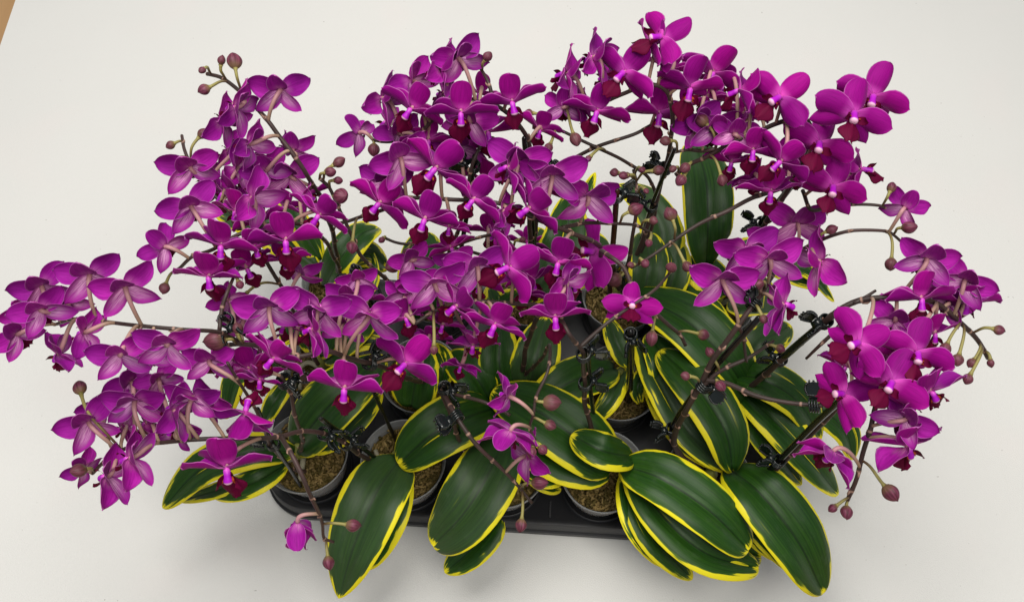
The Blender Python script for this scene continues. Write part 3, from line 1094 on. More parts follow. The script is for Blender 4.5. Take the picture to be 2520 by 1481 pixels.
# ------------------------------------------------------------------ flower spikes
#SPIKES
SPIKES = [
    (0, 7, [(738, 1115, 10), (745, 1080, 20), (736, 1055, 27), (722, 1000, 31), (712, 960, 33), (690, 925, 35)]),
    (0, 6, [(750, 1160, 10), (714, 1150, 14), (664, 1090, 22), (637, 1022, 30), (600, 960, 34), (560, 890, 37)]),
    (5, 7, [(775, 930, 11), (700, 900, 20), (620, 860, 29), (560, 825, 36), (530, 815, 38), (450, 812, 40), (350, 801, 40), (240, 790, 39), (180, 784, 37), (135, 800, 34)]),
    (5, 6, [(540, 812, 37), (548, 755, 37.5), (560, 720, 38), (575, 680, 37), (590, 640, 36)]),
    (1, 8, [(960, 1160, 10), (905, 1130, 14), (850, 1092, 21), (800, 1066, 26), (740, 1062, 29), (690, 1073, 31), (600, 1078, 33), (480, 1082, 34), (400, 1087, 33), (330, 1097, 31), (260, 1130, 28), (228, 1165, 26)]),
    (1, 7, [(692, 1073, 31), (720, 1125, 32), (750, 1185, 31), (775, 1240, 28), (793, 1290, 24), (799, 1322, 22), (822, 1332, 21)]),
    (10, 7, [(846, 700, 11), (830, 650, 20), (790, 580, 31), (735, 552, 36), (664, 552, 38), (631, 559, 38), (582, 579, 38), (525, 615, 37), (472, 632, 36), (440, 660, 34), (428, 668, 33)]),
    (11, 7, [(1045, 770, 11), (998, 750, 20), (975, 715, 24), (932, 671, 28), (886, 625, 31), (866, 585, 33), (842, 530, 35), (812, 462, 37), (786, 438, 38)]),
    (10, 8, [(836, 690, 12), (824, 600, 23), (796, 500, 33), (756, 430, 38), (720, 380, 40), (688, 338, 41), (662, 300, 42), (636, 270, 42), (595, 230, 42), (548, 194, 41), (510, 182, 40)]),
    (5, 7, [(782, 895, 12), (690, 700, 27), (600, 560, 32), (520, 470, 34), (470, 405, 34), (456, 372, 34), (447, 333, 33)]),
    (13, 8, [(1524, 700, 13), (1500, 630, 26), (1450, 590, 33), (1400, 570, 35), (1330, 545, 37), (1230, 500, 38), (1100, 492, 38), (1000, 488, 37), (940, 518, 35), (870, 540, 33), (832, 549, 31)]),
    (13, 6, [(1385, 560, 35), (1440, 550, 33.5), (1480, 549, 33), (1560, 553, 32), (1600, 573, 31)]),
    (12, 8, [(1305, 700, 12), (1304, 560, 24), (1306, 450, 31), (1300, 350, 37), (1272, 300, 40), (1230, 265, 41), (1180, 252, 41), (1100, 262, 41), (1060, 300, 40), (1020, 335, 38), (960, 350, 36), (918, 345, 35)]),
    (12, 6, [(1213, 254, 41), (1203, 210, 42), (1182, 168, 42), (1164, 161, 42)]),
    (11, 7, [(1070, 700, 12), (1130, 560, 27), (1150, 470, 34), (1165, 400, 37), (1192, 335, 38)]),
    (12, 6, [(1300, 715, 12), (1262, 610, 25), (1225, 578, 29), (1180, 584, 30), (1110, 610, 29), (1050, 640, 28), (1018, 656, 27)]),
    (12, 6, [(1296, 720, 12), (1230, 650, 22), (1150, 616, 26), (1070, 605, 27), (990, 600, 27), (945, 584, 26)]),
    (7, 8, [(1284, 925, 12), (1296, 850, 21), (1318, 790, 28), (1325, 754, 32), (1250, 745, 34), (1150, 742, 35), (1080, 760, 35), (1020, 795, 35)]),
    (6, 9, [(1050, 940, 12), (1000, 930, 22), (950, 908, 28), (912, 893, 31), (846, 877, 34), (803, 866, 36), (727, 877, 36), (670, 855, 36), (600, 848, 35), (560, 850, 34)]),
    (3, 8, [(1484, 1135, 10), (1460, 1070, 16), (1441, 1000, 21), (1438, 930, 27), (1434, 868, 33), (1424, 854, 34), (1402, 822, 36), (1386, 792, 36), (1360, 762, 35)]),
    (3, 6, [(1424, 856, 34), (1460, 822, 34.5), (1500, 790, 35), (1560, 750, 35), (1612, 712, 35), (1655, 664, 34)]),
    (13, 8, [(1530, 715, 12), (1490, 670, 24), (1478, 620, 32), (1505, 632, 35), (1535, 658, 35), (1558, 714, 34), (1591, 747, 33), (1640, 794, 31), (1673, 824, 29), (1687, 850, 28)]),
    (7, 6, [(1290, 925, 12), (1335, 880, 24), (1352, 850, 31), (1349, 912, 32), (1320, 976, 31), (1312, 1019, 30), (1303, 1052, 28), (1318, 1085, 27)]),
    (2, 7, [(1165, 1135, 10), (1135, 1090, 16), (1108, 1020, 22), (1086, 956, 25), (1120, 970, 26), (1190, 990, 27), (1240, 1010, 27), (1256, 1021, 27)]),
    (2, 7, [(1092, 965, 25.5), (1113, 1010, 27), (1140, 1050, 27), (1180, 1100, 26), (1230, 1150, 24), (1280, 1200, 22), (1311, 1236, 21)]),
    (12, 7, [(1310, 700, 12), (1322, 520, 24), (1355, 420, 32), (1420, 385, 34), (1470, 362, 35), (1560, 330, 36), (1600, 308, 36)]),
    (13, 6, [(1532, 715, 12), (1610, 540, 22), (1600, 442, 30), (1540, 400, 33), (1480, 368, 35), (1420, 340, 35.5), (1380, 322, 36), (1347, 312, 36), (1352, 290, 37), (1402, 266, 38)]),
    (13, 8, [(1534, 710, 12), (1600, 540, 23), (1640, 400, 32), (1655, 310, 38), (1645, 235, 41), (1620, 212, 42), (1585, 213, 42), (1530, 232, 41), (1480, 250, 40), (1440, 250, 39)]),
    (14, 9, [(1765, 730, 12), (1830, 640, 20), (1890, 540, 28), (1950, 450, 34), (1990, 370, 38), (1990, 305, 40), (1955, 295, 41), (1910, 305, 40), (1860, 325, 39), (1800, 352, 38), (1740, 388, 36), (1700, 404, 35), (1660, 430, 34)]),
    (14, 6, [(1762, 366, 37), (1730, 372, 36.5), (1690, 370, 36), (1655, 378, 36)]),
    (13, 7, [(1532, 712, 13), (1545, 650, 22), (1556, 590, 27), (1567, 500, 31), (1565, 440, 32), (1560, 418, 32)]),
    (14, 7, [(1960, 450, 35), (1905, 470, 35), (1850, 487, 35), (1790, 520, 35), (1720, 552, 34), (1660, 590, 33), (1600, 632, 32), (1552, 660, 31)]),
    (14, 6, [(1975, 470, 33), (1995, 515, 34), (2040, 510, 34), (2100, 504, 35), (2170, 508, 35), (2196, 526, 34)]),
    (14, 6, [(1960, 620, 28), (2000, 600, 31), (2050, 580, 33), (2100, 568, 34), (2180, 568, 34), (2205, 582, 33), (2236, 615, 32)]),
    (4, 10, [(1720, 1155, 10), (1662, 1105, 15), (1668, 1050, 20), (1700, 990, 26), (1750, 894, 31), (1783, 848, 33), (1816, 798, 35), (1846, 758, 36), (1880, 718, 36), (1905, 670, 35)]),
    (4, 6, [(1815, 800, 35), (1830, 826, 33.5), (1833, 860, 32), (1837, 892, 31)]),
    (4, 7, [(1718, 965, 28), (1770, 915, 30), (1840, 880, 31), (1905, 838, 31)]),
    (4, 8, [(1735, 935, 29), (1790, 945, 30), (1860, 972, 31), (1950, 992, 32), (2025, 1000, 33)]),
    (9, 10, [(1800, 985, 12), (1850, 950, 18), (1890, 915, 22), (1970, 845, 28), (2030, 790, 33), (2062, 764, 35), (2110, 742, 36), (2180, 732, 37), (2230, 726, 37), (2300, 745, 36), (2358, 788, 34), (2400, 830, 32), (2432, 882, 30)]),
    (9, 6, [(2070, 795, 34), (2050, 818, 33.5), (2018, 848, 32), (1985, 882, 30)]),
    (9, 5, [(2100, 746, 36), (2130, 730, 36.3), (2156, 714, 36.5)]),
    (4, 9, [(1790, 1190, 10), (1890, 1165, 15), (1960, 1105, 20), (2020, 1045, 25), (2080, 985, 30), (2125, 955, 34), (2158, 968, 35), (2150, 1015, 34), (2142, 1062, 33), (2122, 1122, 31), (2105, 1180, 29), (2086, 1232, 27)]),
]
SP3 = []       # (plant, [points], [pixels])
for k, (i, wpx, c) in enumerate(SPIKES):
    pts = spline([P(*q) for q in c], 0.0035)
    rr = random.Random(500 + k)
    node, rad = [], []
    d, nxt = 0.0, rr.uniform(0.015, 0.04)
    dep = depth(pts[len(pts) // 2])
    r0 = max(wpx, 6) * 0.5 * 1.6 * dep / F
    for j, p in enumerate(pts):
        if j:
            d += (p - pts[j - 1]).length
        t = j / (len(pts) - 1)
        r = r0 * (1.12 - 0.42 * t)
        nv = 0.0
        if d > nxt:
            nv = 1.0
            r *= 1.14
            nxt = d + rr.uniform(0.028, 0.05) * (1.1 - 0.4 * t)
        node.append(nv)
        rad.append(r)
    m = MB()
    # tiny wobble keeps the stem from looking extruded
    pw = [p + Vector((math.sin(j * 0.31 + k), math.cos(j * 0.27 + k), 0)) * r0 * 0.22 for j, p in enumerate(pts)]
    m.tube(pw, rad, 10, node=node)
    for j, nv in enumerate(node):                                   # papery bract hugging each node
        if nv and 2 < j < len(pts) - 3:
            T = (pts[j + 1] - pts[j - 1]).normalized()
            sd = T.orthogonal().normalized()
            a = rr.uniform(0, 6.28)
            sd = Matrix.Rotation(a, 3, T) @ sd
            m.tube([pw[j] + sd * rad[j] * 0.75, pw[j] + sd * rad[j] * 1.25 + T * r0 * 1.3, pw[j] + sd * rad[j] * 1.15 + T * r0 * 2.2], [r0 * 0.55, r0 * 0.4, r0 * 0.08], 5, node=[1, 1, 1])
    pobj('flower_spike', m.mesh('flower_spike', ['stem']), i)
    SP3.append((i, pw, [pix(p) for p in pw]))


def nearest(x, y, p3=None):
    best = None
    for (i, pts, px_) in SP3:
        for p, (a, b) in zip(pts, px_):
            if p.z < 0.16:
                continue
            d = (a - x) ** 2 + (b - y) ** 2
            if p3 is not None:
                d = (p - p3).length
            if best is None or d < best[0]:
                best = (d, i, p)
    return best[1], best[2]


# x, y, span px, azimuth (0 faces the viewer's side, 90 right, 180 away), pitch, roll, attach x, attach y, height offset cm, openness
#FLOWERS
FLOWERS = """
100 761 158 -145 5 0 180 784 3
103 703 150 -150 10 0 150 790 2.2
222 675 162 -165 8 0 240 790 2.4
308 705 158 -150 8 10 355 801 2.4
42 822 130 -125 0 0 140 800 0
205 818 135 -80 0 0 280 798 0
142 872 128 -40 -5 0 190 820 -1
413 845 165 -165 8 5 448 925 3
296 872 150 -150 5 5 330 930 1.5
322 938 150 -125 5 0 330 990 1
334 983 165 -172 8 5 367 1080 2.2
218 1036 160 -150 5 0 280 1085 2
427 1009 150 -97 5 0 488 1080 2
476 976 145 170 5 0 470 1080 2.4
605 1013 178 178 62 0 600 1078 1.8
516 887 135 -172 0 0 555 970 0
318 1128 160 -72 5 0 395 1100 2
261 1172 158 -70 0 0 300 1110 2
559 1151 205 2 8 0 640 1080 1
423 1052 130 -30 0 0 440 1085 -1
612 910 150 20 5 0 620 860 1
640 935 130 -10 0 0 690 925 -1
692 221 152 178 8 0 665 298 1.5
578 265 155 -82 8 0 612 255 1.5
545 295 135 -88 5 0 590 240 0
611 354 140 -92 5 15 683 342 1
722 368 118 175 -5 0 740 440 0 0.45
469 411 155 -162 8 0 500 460 2
582 414 145 -105 5 0 540 500 1
712 430 160 -168 8 0 745 500 2
469 507 160 -150 5 0 505 560 2
552 476 150 -55 5 0 560 530 1
617 487 165 -95 5 0 632 552 2
785 530 160 -28 12 -12 720 552 1.5
757 480 110 60 0 0 745 552 0 0.6
640 545 130 30 0 0 650 555 -1
545 605 178 -3 6 4 560 600 1.5
704 592 182 0 6 0 690 560 1.5
515 681 172 0 4 3 500 625 1
406 608 130 -115 0 0 466 632 1 0.6
740 672 118 165 -8 0 760 720 0 0.5
608 661 140 30 0 0 600 640 -2
664 754 172 -178 8 0 690 860 2.2
560 738 100 -120 0 0 590 840 0 0.6
787 757 168 168 8 0 790 862 2
768 810 155 -72 5 0 770 866 2
912 771 172 174 12 0 845 877 3
998 782 130 20 5 0 1010 795 0
671 883 160 -32 14 -12 700 870 1.5
848 956 190 0 6 0 846 880 2
997 896 182 -28 34 -16 925 893 3
939 242 150 -92 5 5 990 345 2.5
1012 200 150 -120 8 5 1045 310 2
1083 166 155 -84 5 5 1100 262 2.5
1124 143 158 -142 8 5 1170 253 2.5
1012 268 168 -32 12 -10 1060 300 2
1134 278 170 -2 5 0 1130 262 2
1260 252 165 12 8 6 1240 268 2
883 328 120 -112 0 0 918 345 0 0.55
985 388 168 -160 8 -8 1002 490 3
949 444 140 175 0 0 985 490 0
1071 414 188 -32 14 -14 1090 492 3
1126 360 160 -162 8 -5 1137 480 2.5
1200 325 155 20 2 0 1190 340 0
1055 345 130 -5 0 0 1060 310 -2
1278 395 165 172 8 0 1260 500 2.5
1250 412 150 -72 5 0 1235 500 3
1359 431 172 178 12 0 1340 545 3
933 500 165 -32 14 -14 925 525 2
1045 540 170 -18 10 -8 1060 492 1.5
1164 492 155 -35 14 -10 1180 498 2
1300 513 172 -48 8 -12 1330 545 2.5
1445 483 180 -155 15 22 1430 565 3
1235 520 120 -92 0 0 1240 500 0
1068 695 170 -165 8 0 1085 758 2.4
1174 655 165 -162 8 -5 1183 742 2.4
1250 658 182 -52 24 -22 1255 745 4
1373 648 165 -5 10 -6 1400 590 1.5
1459 622 178 -84 50 0 1500 640 5.5
1389 690 140 -125 15 0 1385 740 1
1121 754 165 -50 10 -8 1100 752 1.5
1217 800 168 -14 10 -10 1200 745 1
1366 781 168 0 6 0 1380 780 1.2
1164 850 125 -15 -15 0 1190 760 -3
1627 93 165 -82 38 5 1620 212 4
1594 108 145 -60 15 0 1600 212 2.5
1535 179 170 -38 22 -10 1555 225 2
1458 142 155 -112 10 0 1482 250 3
1391 182 150 -85 5 5 1420 252 2
1386 265 110 175 0 0 1400 268 0 0.7
1468 275 165 -8 10 -8 1440 250 1
1697 218 172 0 8 -8 1650 235 1.5
1753 179 165 -8 12 -15 1700 380 2
1621 281 172 -2 10 -12 1600 310 1.5
1819 225 155 -75 8 10 1840 335 3
1918 241 180 -52 34 -5 1910 305 3
1713 300 145 -150 5 0 1730 372 1
1756 316 150 178 0 0 1790 356 0
1865 255 110 60 0 0 1880 318 0
1852 370 150 0 10 -5 1830 340 1.5 0.75
1800 400 130 -15 0 0 1790 356 -2
1806 330 120 170 0 0 1820 345 0
1920 397 165 -35 10 -12 1930 300 0
1896 472 158 0 -4 2 1900 470 2
2100 280 195 -10 40 -20 1995 330 5
2147 238 185 -8 30 -16 1995 330 3
2015 353 185 -10 40 -20 1985 390 3
2048 460 178 -6 38 -20 1985 480 4
2120 418 150 75 30 0 2040 510 2
1962 548 160 178 -12 0 1950 610 2 0.75
2226 512 125 130 10 0 2185 570 2 0.55
1776 685 178 178 14 0 1815 798 2.5
1892 636 178 -178 14 0 1885 700 2.5
1836 612 165 -172 10 0 1895 690 1
2021 643 168 88 5 0 1990 606 1
1930 749 160 72 15 0 1870 725 2
2279 636 160 160 5 0 2222 726 3
2266 735 170 8 16 -4 2250 728 1.5
2375 689 155 140 5 0 2345 775 2.5
2378 745 165 0 -8 0 2358 790 1
2203 788 140 150 5 0 2200 732 -1
2111 844 190 -60 52 -10 2140 740 4
2256 868 185 -10 42 -20 2300 745 3
2193 940 195 -28 44 -18 2155 965 4
2074 970 175 -80 55 8 2110 958 3
2292 962 165 28 0 18 2160 970 3
2230 1030 155 130 5 0 2148 1055 2
2233 1098 190 28 -8 5 2140 1080 1
2048 1112 175 -40 -10 0 2115 1145 2 0.5
1250 974 125 -115 5 0 1310 1019 1 0.5
1256 1062 158 -20 -20 0 1300 1050 1.5 0.5
1300 1120 140 110 -20 0 1245 1160 1 0.7
733 1286 145 5 -30 0 785 1262 0 0.08
1556 748 142 -15 74 6 1570 725 1.2
628 610 140 15 0 0 620 565 0
1330 320 120 -20 0 0 1300 350 0
1160 300 140 150 0 0 1160 255 -1
1420 255 110 -70 0 0 1440 250 -1
1135 900 100 -30 0 0 1110 760 -8 0.7
205 1150 100 -100 0 0 228 1165 0 0.6
390 930 120 -150 0 0 440 990 -1
360 1040 125 -60 0 0 390 1085 -1
520 980 125 140 0 0 560 1075 -1
700 640 130 10 0 0 720 560 -2
580 520 130 -20 0 0 600 575 -1
655 420 130 -150 0 0 700 380 -2
505 445 120 -60 0 0 520 470 -1
1105 560 110 -10 0 0 1100 492 -2
1190 440 130 -20 0 0 1165 470 -1
1345 470 130 -40 0 0 1330 545 -1
980 330 130 -140 0 0 1020 335 -1
1180 230 120 -20 0 0 1180 252 -2
1310 690 130 20 0 0 1290 745 -1
1180 700 120 -10 0 0 1180 742 -2
1030 700 120 -160 0 0 1060 760 -1
860 730 120 170 0 0 830 870 -2
1740 240 130 -20 0 0 1760 366 -1
1860 440 130 20 0 0 1880 480 -2
1975 420 130 -20 0 0 1985 390 -2
1890 590 120 170 0 0 1920 620 -2
2300 820 130 10 0 0 2300 745 -2
2150 900 140 -20 0 0 2130 955 -1
2240 990 130 20 0 0 2158 968 -1
2335 745 120 140 0 0 2320 755 -1
1650 170 120 -30 0 0 1640 230 -2
1490 190 110 -80 0 0 1500 250 -2
575 880 120 170 0 0 600 850 -1
1090 800 115 -20 0 0 1080 760 -2
1290 720 120 -30 0 0 1290 745 -1
1010 640 120 -150 0 0 1050 640 2
880 690 110 -160 0 0 846 877 -1
700 800 120 -30 0 0 727 877 -1
1110 610 115 20 0 0 1110 610 2
1230 600 120 -60 0 0 1225 578 3
730 812 115 -20 0 0 730 872 -2
850 795 120 165 0 0 850 855 -2
1060 835 110 0 0 0 1060 895 -2
1100 705 120 -150 0 0 1100 765 -2
1300 598 115 -20 0 0 1300 658 -2
1205 570 120 10 0 0 1205 630 -2
1000 725 120 170 0 0 1000 785 -2
600 782 120 -160 0 0 600 842 -2
640 862 115 10 0 0 640 922 -2
250 1000 120 -140 0 0 250 1060 -2
370 872 125 -150 0 0 370 932 -2
300 1052 115 -60 0 0 300 1112 -2
442 1060 115 160 0 0 442 1120 -2
172 742 120 -150 0 0 172 802 -2
60 765 120 -130 0 0 60 825 -2
602 402 110 -70 0 0 602 462 -2
625 445 120 -110 0 0 625 505 -2
560 372 105 -90 0 0 560 432 -2
700 508 115 -30 0 0 700 568 -2
2350 722 115 60 0 0 2350 782 -2
2080 902 130 -30 0 0 2080 962 -2
1942 432 120 0 0 0 1942 492 -2
1830 282 115 -20 0 0 1830 342 -2
1690 262 115 10 0 0 1690 322 -2
1782 205 115 -30 0 0 1782 265 -2
900 735 110 -20 0 0 900 795 -2
1120 640 105 -160 0 0 1120 700 -2
1410 700 110 20 0 0 1410 760 -2
950 300 110 -60 0 0 950 360 -2
1090 230 110 -90 0 0 1090 290 -2
"""
FL = []
for ln in FLOWERS.strip().splitlines():
    v = [float(q) for q in ln.split()]
    if v[2] > 20:
        FL.append(v)
nf = 0
for v in FL:
    x, y, S, az, pit, roll, ax, ay, dz = v[:9]
    op = v[9] if len(v) > 9 else 1.0
    rr = random.Random(int(x * 7 + y * 13))
    pi_, ap = nearest(ax, ay)
    zc = ap.z * 100 + dz
    c = P(x, y, zc)
    half = px2m(S / 2 * rr.uniform(0.97, 1.03), c)
    # blooms nod on their stalks
    if abs(az) > 100:
        pit -= 42 if op > 0.5 and pit > -10 else 8
    elif abs(az) < 50 and pit < 20 and pit > -10:
        pit -= 14
    elif pit < 20:
        pit -= 18
        if 60 <= abs(az) <= 100:
            az *= 1.22
    if -17 < roll < -7 and pit < 20:
        roll *= 1.9
    a, p_ = R(az + rr.uniform(-5, 5)), R(pit)
    n_ = Vector((math.sin(a) * math.cos(p_), -math.cos(a) * math.cos(p_), math.sin(p_)))
    u_ = Vector((-math.sin(a) * math.sin(p_), math.cos(a) * math.sin(p_), math.cos(p_)))
    u_ = Matrix.Rotation(R(roll + rr.uniform(-4, 4)), 3, n_) @ u_
    x_ = u_.cross(n_)
    FM = Matrix(((x_.x, u_.x, n_.x, c.x), (x_.y, u_.y, n_.y, c.y), (x_.z, u_.z, n_.z, c.z), (0, 0, 0, 1)))
    FM = Matrix.Translation(-POTC[pi_]) @ FM @ Matrix.Scale(half, 4)
    fl = add('flower', ME_C, PLANTS[pi_], FM)

    def place(name, me, ang, back, twist=0.0, zoff=0.0, sc=1.0, sx=1.0):
        cl = (1 - op) * 84
        mt = Matrix.Rotation(R(ang), 4, 'Z') @ Matrix.Rotation(R(back + cl), 4, 'X') @ Matrix.Rotation(R(twist), 4, 'Y')
        mt = Matrix.Translation((0, 0, zoff)) @ mt @ Matrix.Diagonal((sc * sx, sc, sc, 1))
        return add(name, me, fl, mt)
    j = lambda s: rr.uniform(-s, s)
    sq = 0.75 + 0.25 * op
    place('sepal', ME_D[rr.randrange(NV)], 0 + j(5), (-42 if abs(az) > 100 else -24) + j(8), j(10), -0.02, rr.uniform(.94, 1.04))
    place('petal', ME_P[rr.randrange(NV)], (68 if abs(az) > 100 else 88) + j(6), 0 + j(12), -6 + j(12), 0.02, rr.uniform(.94, 1.03), sq)
    place('petal', ME_P[rr.randrange(NV)], (-68 if abs(az) > 100 else -88) + j(6), 0 + j(12), 6 + j(12), 0.02, rr.uniform(.94, 1.03), -sq)
    place('sepal', ME_S[rr.randrange(NV)], (122 if abs(az) > 100 else 120) + j(6), -16 + j(12), j(12), -0.03, rr.uniform(.92, 1.02))
    place('sepal', ME_S[rr.randrange(NV)], (-122 if abs(az) > 100 else -120) + j(6), -16 + j(12), j(12), -0.03, rr.uniform(.92, 1.02), -1)
    if op > 0.4:
        lp = add('lip', ME_L[rr.randrange(3)], fl, Matrix.Translation((0, -0.05, 0.08)) @ Matrix.Rotation(R(180 + j(5)), 4, 'Z') @ Matrix.Rotation(R(34 + j(8)), 4, 'X') @ Matrix.Scale(rr.uniform(.80, .95), 4))
    # pedicel, in world space then hung on the flower
    d = (ap - c).length
    st = c - n_ * 0.02 * half
    k1 = c - n_ * max(d * 0.35, 0.010) + Vector((0, 0, 0.002))
    k2 = ap + (c - ap) * 0.25 + Vector((0, 0, d * 0.30))
    pts = bez(ap, k2, k1, st)
    m = MB()
    rp = 0.00175
    m.tube(pts, [rp * (0.85 + 0.30 * q / 14) for q in range(15)], 8)
    pe = add('pedicel', m.mesh('pedicel', ['pedicel']), fl, FM.inverted() @ Matrix.Translation(-POTC[pi_]))
    nf += 1

#BUDS
BUDS = """
405 708 34 432 668
197 955 44 240 990
196 1157 46 228 1160
532 838 62 585 845
577 153 48 596 228
545 150 28 556 198
498 173 24 520 184
503 221 38 560 200
498 330 34 470 400
420 357 30 448 350
408 408 28 460 385
833 400 38 800 448
812 424 34 790 440
832 444 28 812 462
838 482 50 826 500
866 607 38 880 540
940 590 22 950 586
1000 620 26 1010 602
967 655 44 1020 700
920 367 38 915 346
598 730 32 640 735
585 808 34 600 848
1200 140 32 1186 172
1302 278 26 1340 312
1326 308 36 1346 296
1416 342 42 1392 276
1350 364 32 1372 324
1727 297 48 1756 366
1638 347 34 1662 378
1448 391 22 1470 420
1512 425 28 1558 445
1535 432 28 1560 450
1580 418 22 1562 430
1620 420 36 1572 445
1656 416 26 1672 424
1687 412 34 1700 404
1676 443 38 1700 404
1777 443 36 1745 386
1562 515 44 1520 552
1650 527 44 1663 588
1608 543 28 1572 560
1597 597 24 1600 573
1553 652 22 1566 652
1587 648 28 1575 650
1652 658 36 1645 672
1690 655 34 1650 600
1512 688 50 1540 665
1604 830 44 1612 770
1730 823 36 1668 815
1748 868 32 1760 905
1687 925 30 1716 940
1772 948 36 1760 935
1880 785 30 1860 760
1920 857 30 1885 845
2194 462 34 2168 508
2192 650 42 2183 568
2236 560 44 2205 575
2458 812 34 2395 815
2392 893 32 2412 845
2438 893 26 2424 865
2327 857 38 2355 795
2357 885 38 2362 800
2382 932 34 2330 900
2190 1210 54 2120 1135
2083 1258 40 2090 1228
2050 1250 30 2092 1222
1282 1290 38 1290 1210
1326 1188 48 1285 1200
1355 990 52 1320 985
1352 1045 36 1310 1030
1308 1112 36 1312 1080
1335 1105 32 1318 1080
868 1292 46 797 1292
808 1382 40 800 1330
1068 860 26 1085 800
1865 700 40 1885 715
1542 432 24 1562 445
1285 590 20 1262 610
2045 565 34 2010 595
590 700 26 586 680
1470 515 40 1470 552
1590 470 20 1568 480
"""
nb = 0
for ln in BUDS.strip().splitlines():
    x, y, D, ax, ay = [float(q) for q in ln.split()]
    rr = random.Random(int(x * 3 + y * 5))
    i, ap = nearest(ax, ay)
    c = P(x, y, ap.z * 100 + rr.uniform(0.4, 1.4) + (0.8 if y < ay else -0.6))
    L = px2m(D, c) * 0.90
    d = (c - ap)
    out = Vector((d.x, d.y, d.z * 0.5 - 0.25 * d.length)).normalized()
    out = (out + Vector((rr.uniform(-.2, .2), rr.uniform(-.2, .2), rr.uniform(-.1, .25)))).normalized()
    base = c - out * L * 0.45
    q = out.to_track_quat('Z', 'X').to_matrix().to_4x4() @ Matrix.Rotation(rr.uniform(0, 6.28), 4, 'Z')
    BMx = Matrix.Translation(base - POTC[i]) @ q @ Matrix.Scale(L, 4)
    bo = add('bud', ME_B[rr.randrange(4)], PLANTS[i], BMx)
    k2 = ap + (base - ap) * 0.35 + Vector((0, 0, 0.35 * (base - ap).length))
    k1 = base - out * (base - ap).length * 0.45
    m = MB()
    m.tube(bez(ap, k2, k1, base + out * L * 0.06), [0.0011 + 0.0004 * k / 14 + (0.0008 if k == 14 else 0) for k in range(15)], 7)
    add('stalk', m.mesh('stalk', ['stalk']), bo, BMx.inverted() @ Matrix.Translation(-POTC[i]))
    nb += 1

# ------------------------------------------------------------------ stakes and clips
#STAKES
STAKES = [
    ([(1800, 1225, 8), (1885, 1163, 15), (2010, 1038, 27), (2076, 978, 33)], 15, 'stake', "glossy black stake slanting up behind the half-open bloom at lower right"),
    ([(1810, 965, 9), (1885, 915, 20), (1960, 850, 28), (2050, 775, 34)], 17, 'stake', "thick black stake slanting up right to the blooms at the right edge"),
    ([(1700, 1120, 9), (1652, 1062, 16), (1742, 925, 28), (1868, 782, 36)], 14, 'stake', "long black stake leaning right through the standing leaf right of centre"),
    ([(1470, 1070, 9), (1458, 1000, 18), (1450, 930, 26), (1447, 860, 33)], 11, 'stake', "black stake standing upright right of the bloom with the red lip at centre"),
    ([(1548, 985, 9), (1552, 890, 20), (1552, 815, 28)], 18, 'stake', "short thick black stake below the frontal dark bloom right of centre"),
    ([(1500, 770, 9), (1502, 680, 20), (1512, 560, 30), (1518, 468, 36)], 13, 'stake_red', "reddish brown stake standing among blooms at centre right"),
    ([(1560, 660, 9), (1592, 540, 22), (1625, 450, 31), (1660, 368, 37)], 9, 'stake', "black stake rising left of the tall plain green leaf"),
    ([(1800, 690, 9), (1862, 565, 22), (1930, 480, 31), (1990, 400, 36)], 15, 'stake', "black stake slanting behind the upper right blooms"),
    ([(740, 1195, 9), (715, 1155, 14), (664, 1078, 23), (634, 1005, 31)], 10, 'stake', "thin black stake leaning left out of the front left pot"),
    ([(955, 1150, 9), (900, 1108, 16), (840, 1066, 24), (790, 1030, 30)], 11, 'stake', "black stake running down right between the two leftmost front pots"),
    ([(975, 1085, 9), (945, 1020, 17), (915, 955, 24)], 10, 'stake', "black stake under the bloom with the broad red lip at lower left centre"),
    ([(1150, 1140, 9), (1124, 1050, 18), (1092, 945, 27)], 12, 'stake', "black stake beside the broad oval leaf left of centre"),
    ([(935, 800, 9), (900, 720, 19), (870, 655, 27)], 16, 'stake', "black stake standing in the gap between the back left leaves"),
    ([(1278, 700, 9), (1310, 600, 20), (1302, 470, 30), (1290, 340, 38)], 12, 'stake', "black stake hidden behind the crowded top centre blooms"),
    ([(700, 900, 9), (640, 850, 20), (575, 800, 33), (545, 780, 38)], 12, 'stake', "black stake under the leftmost flower stem"),
    ([(1120, 700, 9), (1150, 520, 27), (1168, 385, 37)], 12, 'stake', "black stake under the pair of pale backed blooms at upper centre left"),
]
STK3 = []
for (pts, wpx, mt, lab) in STAKES:
    sp = spline([P(*q) for q in pts], 0.008)
    STK3.append(sp)
    r = px2m(wpx, sp[len(sp) // 2]) * 0.52
    m = MB()
    m.tube(sp + [sp[-1] + (sp[-1] - sp[-2]).normalized() * 0.002], [r] * (len(sp) - 1) + [r * 0.9, r * 0.4], 10)
    o = add('support_stake', m.mesh('support_stake', [mt]))
    tag(o, lab, 'stake', 'support stakes holding up the flower stems')


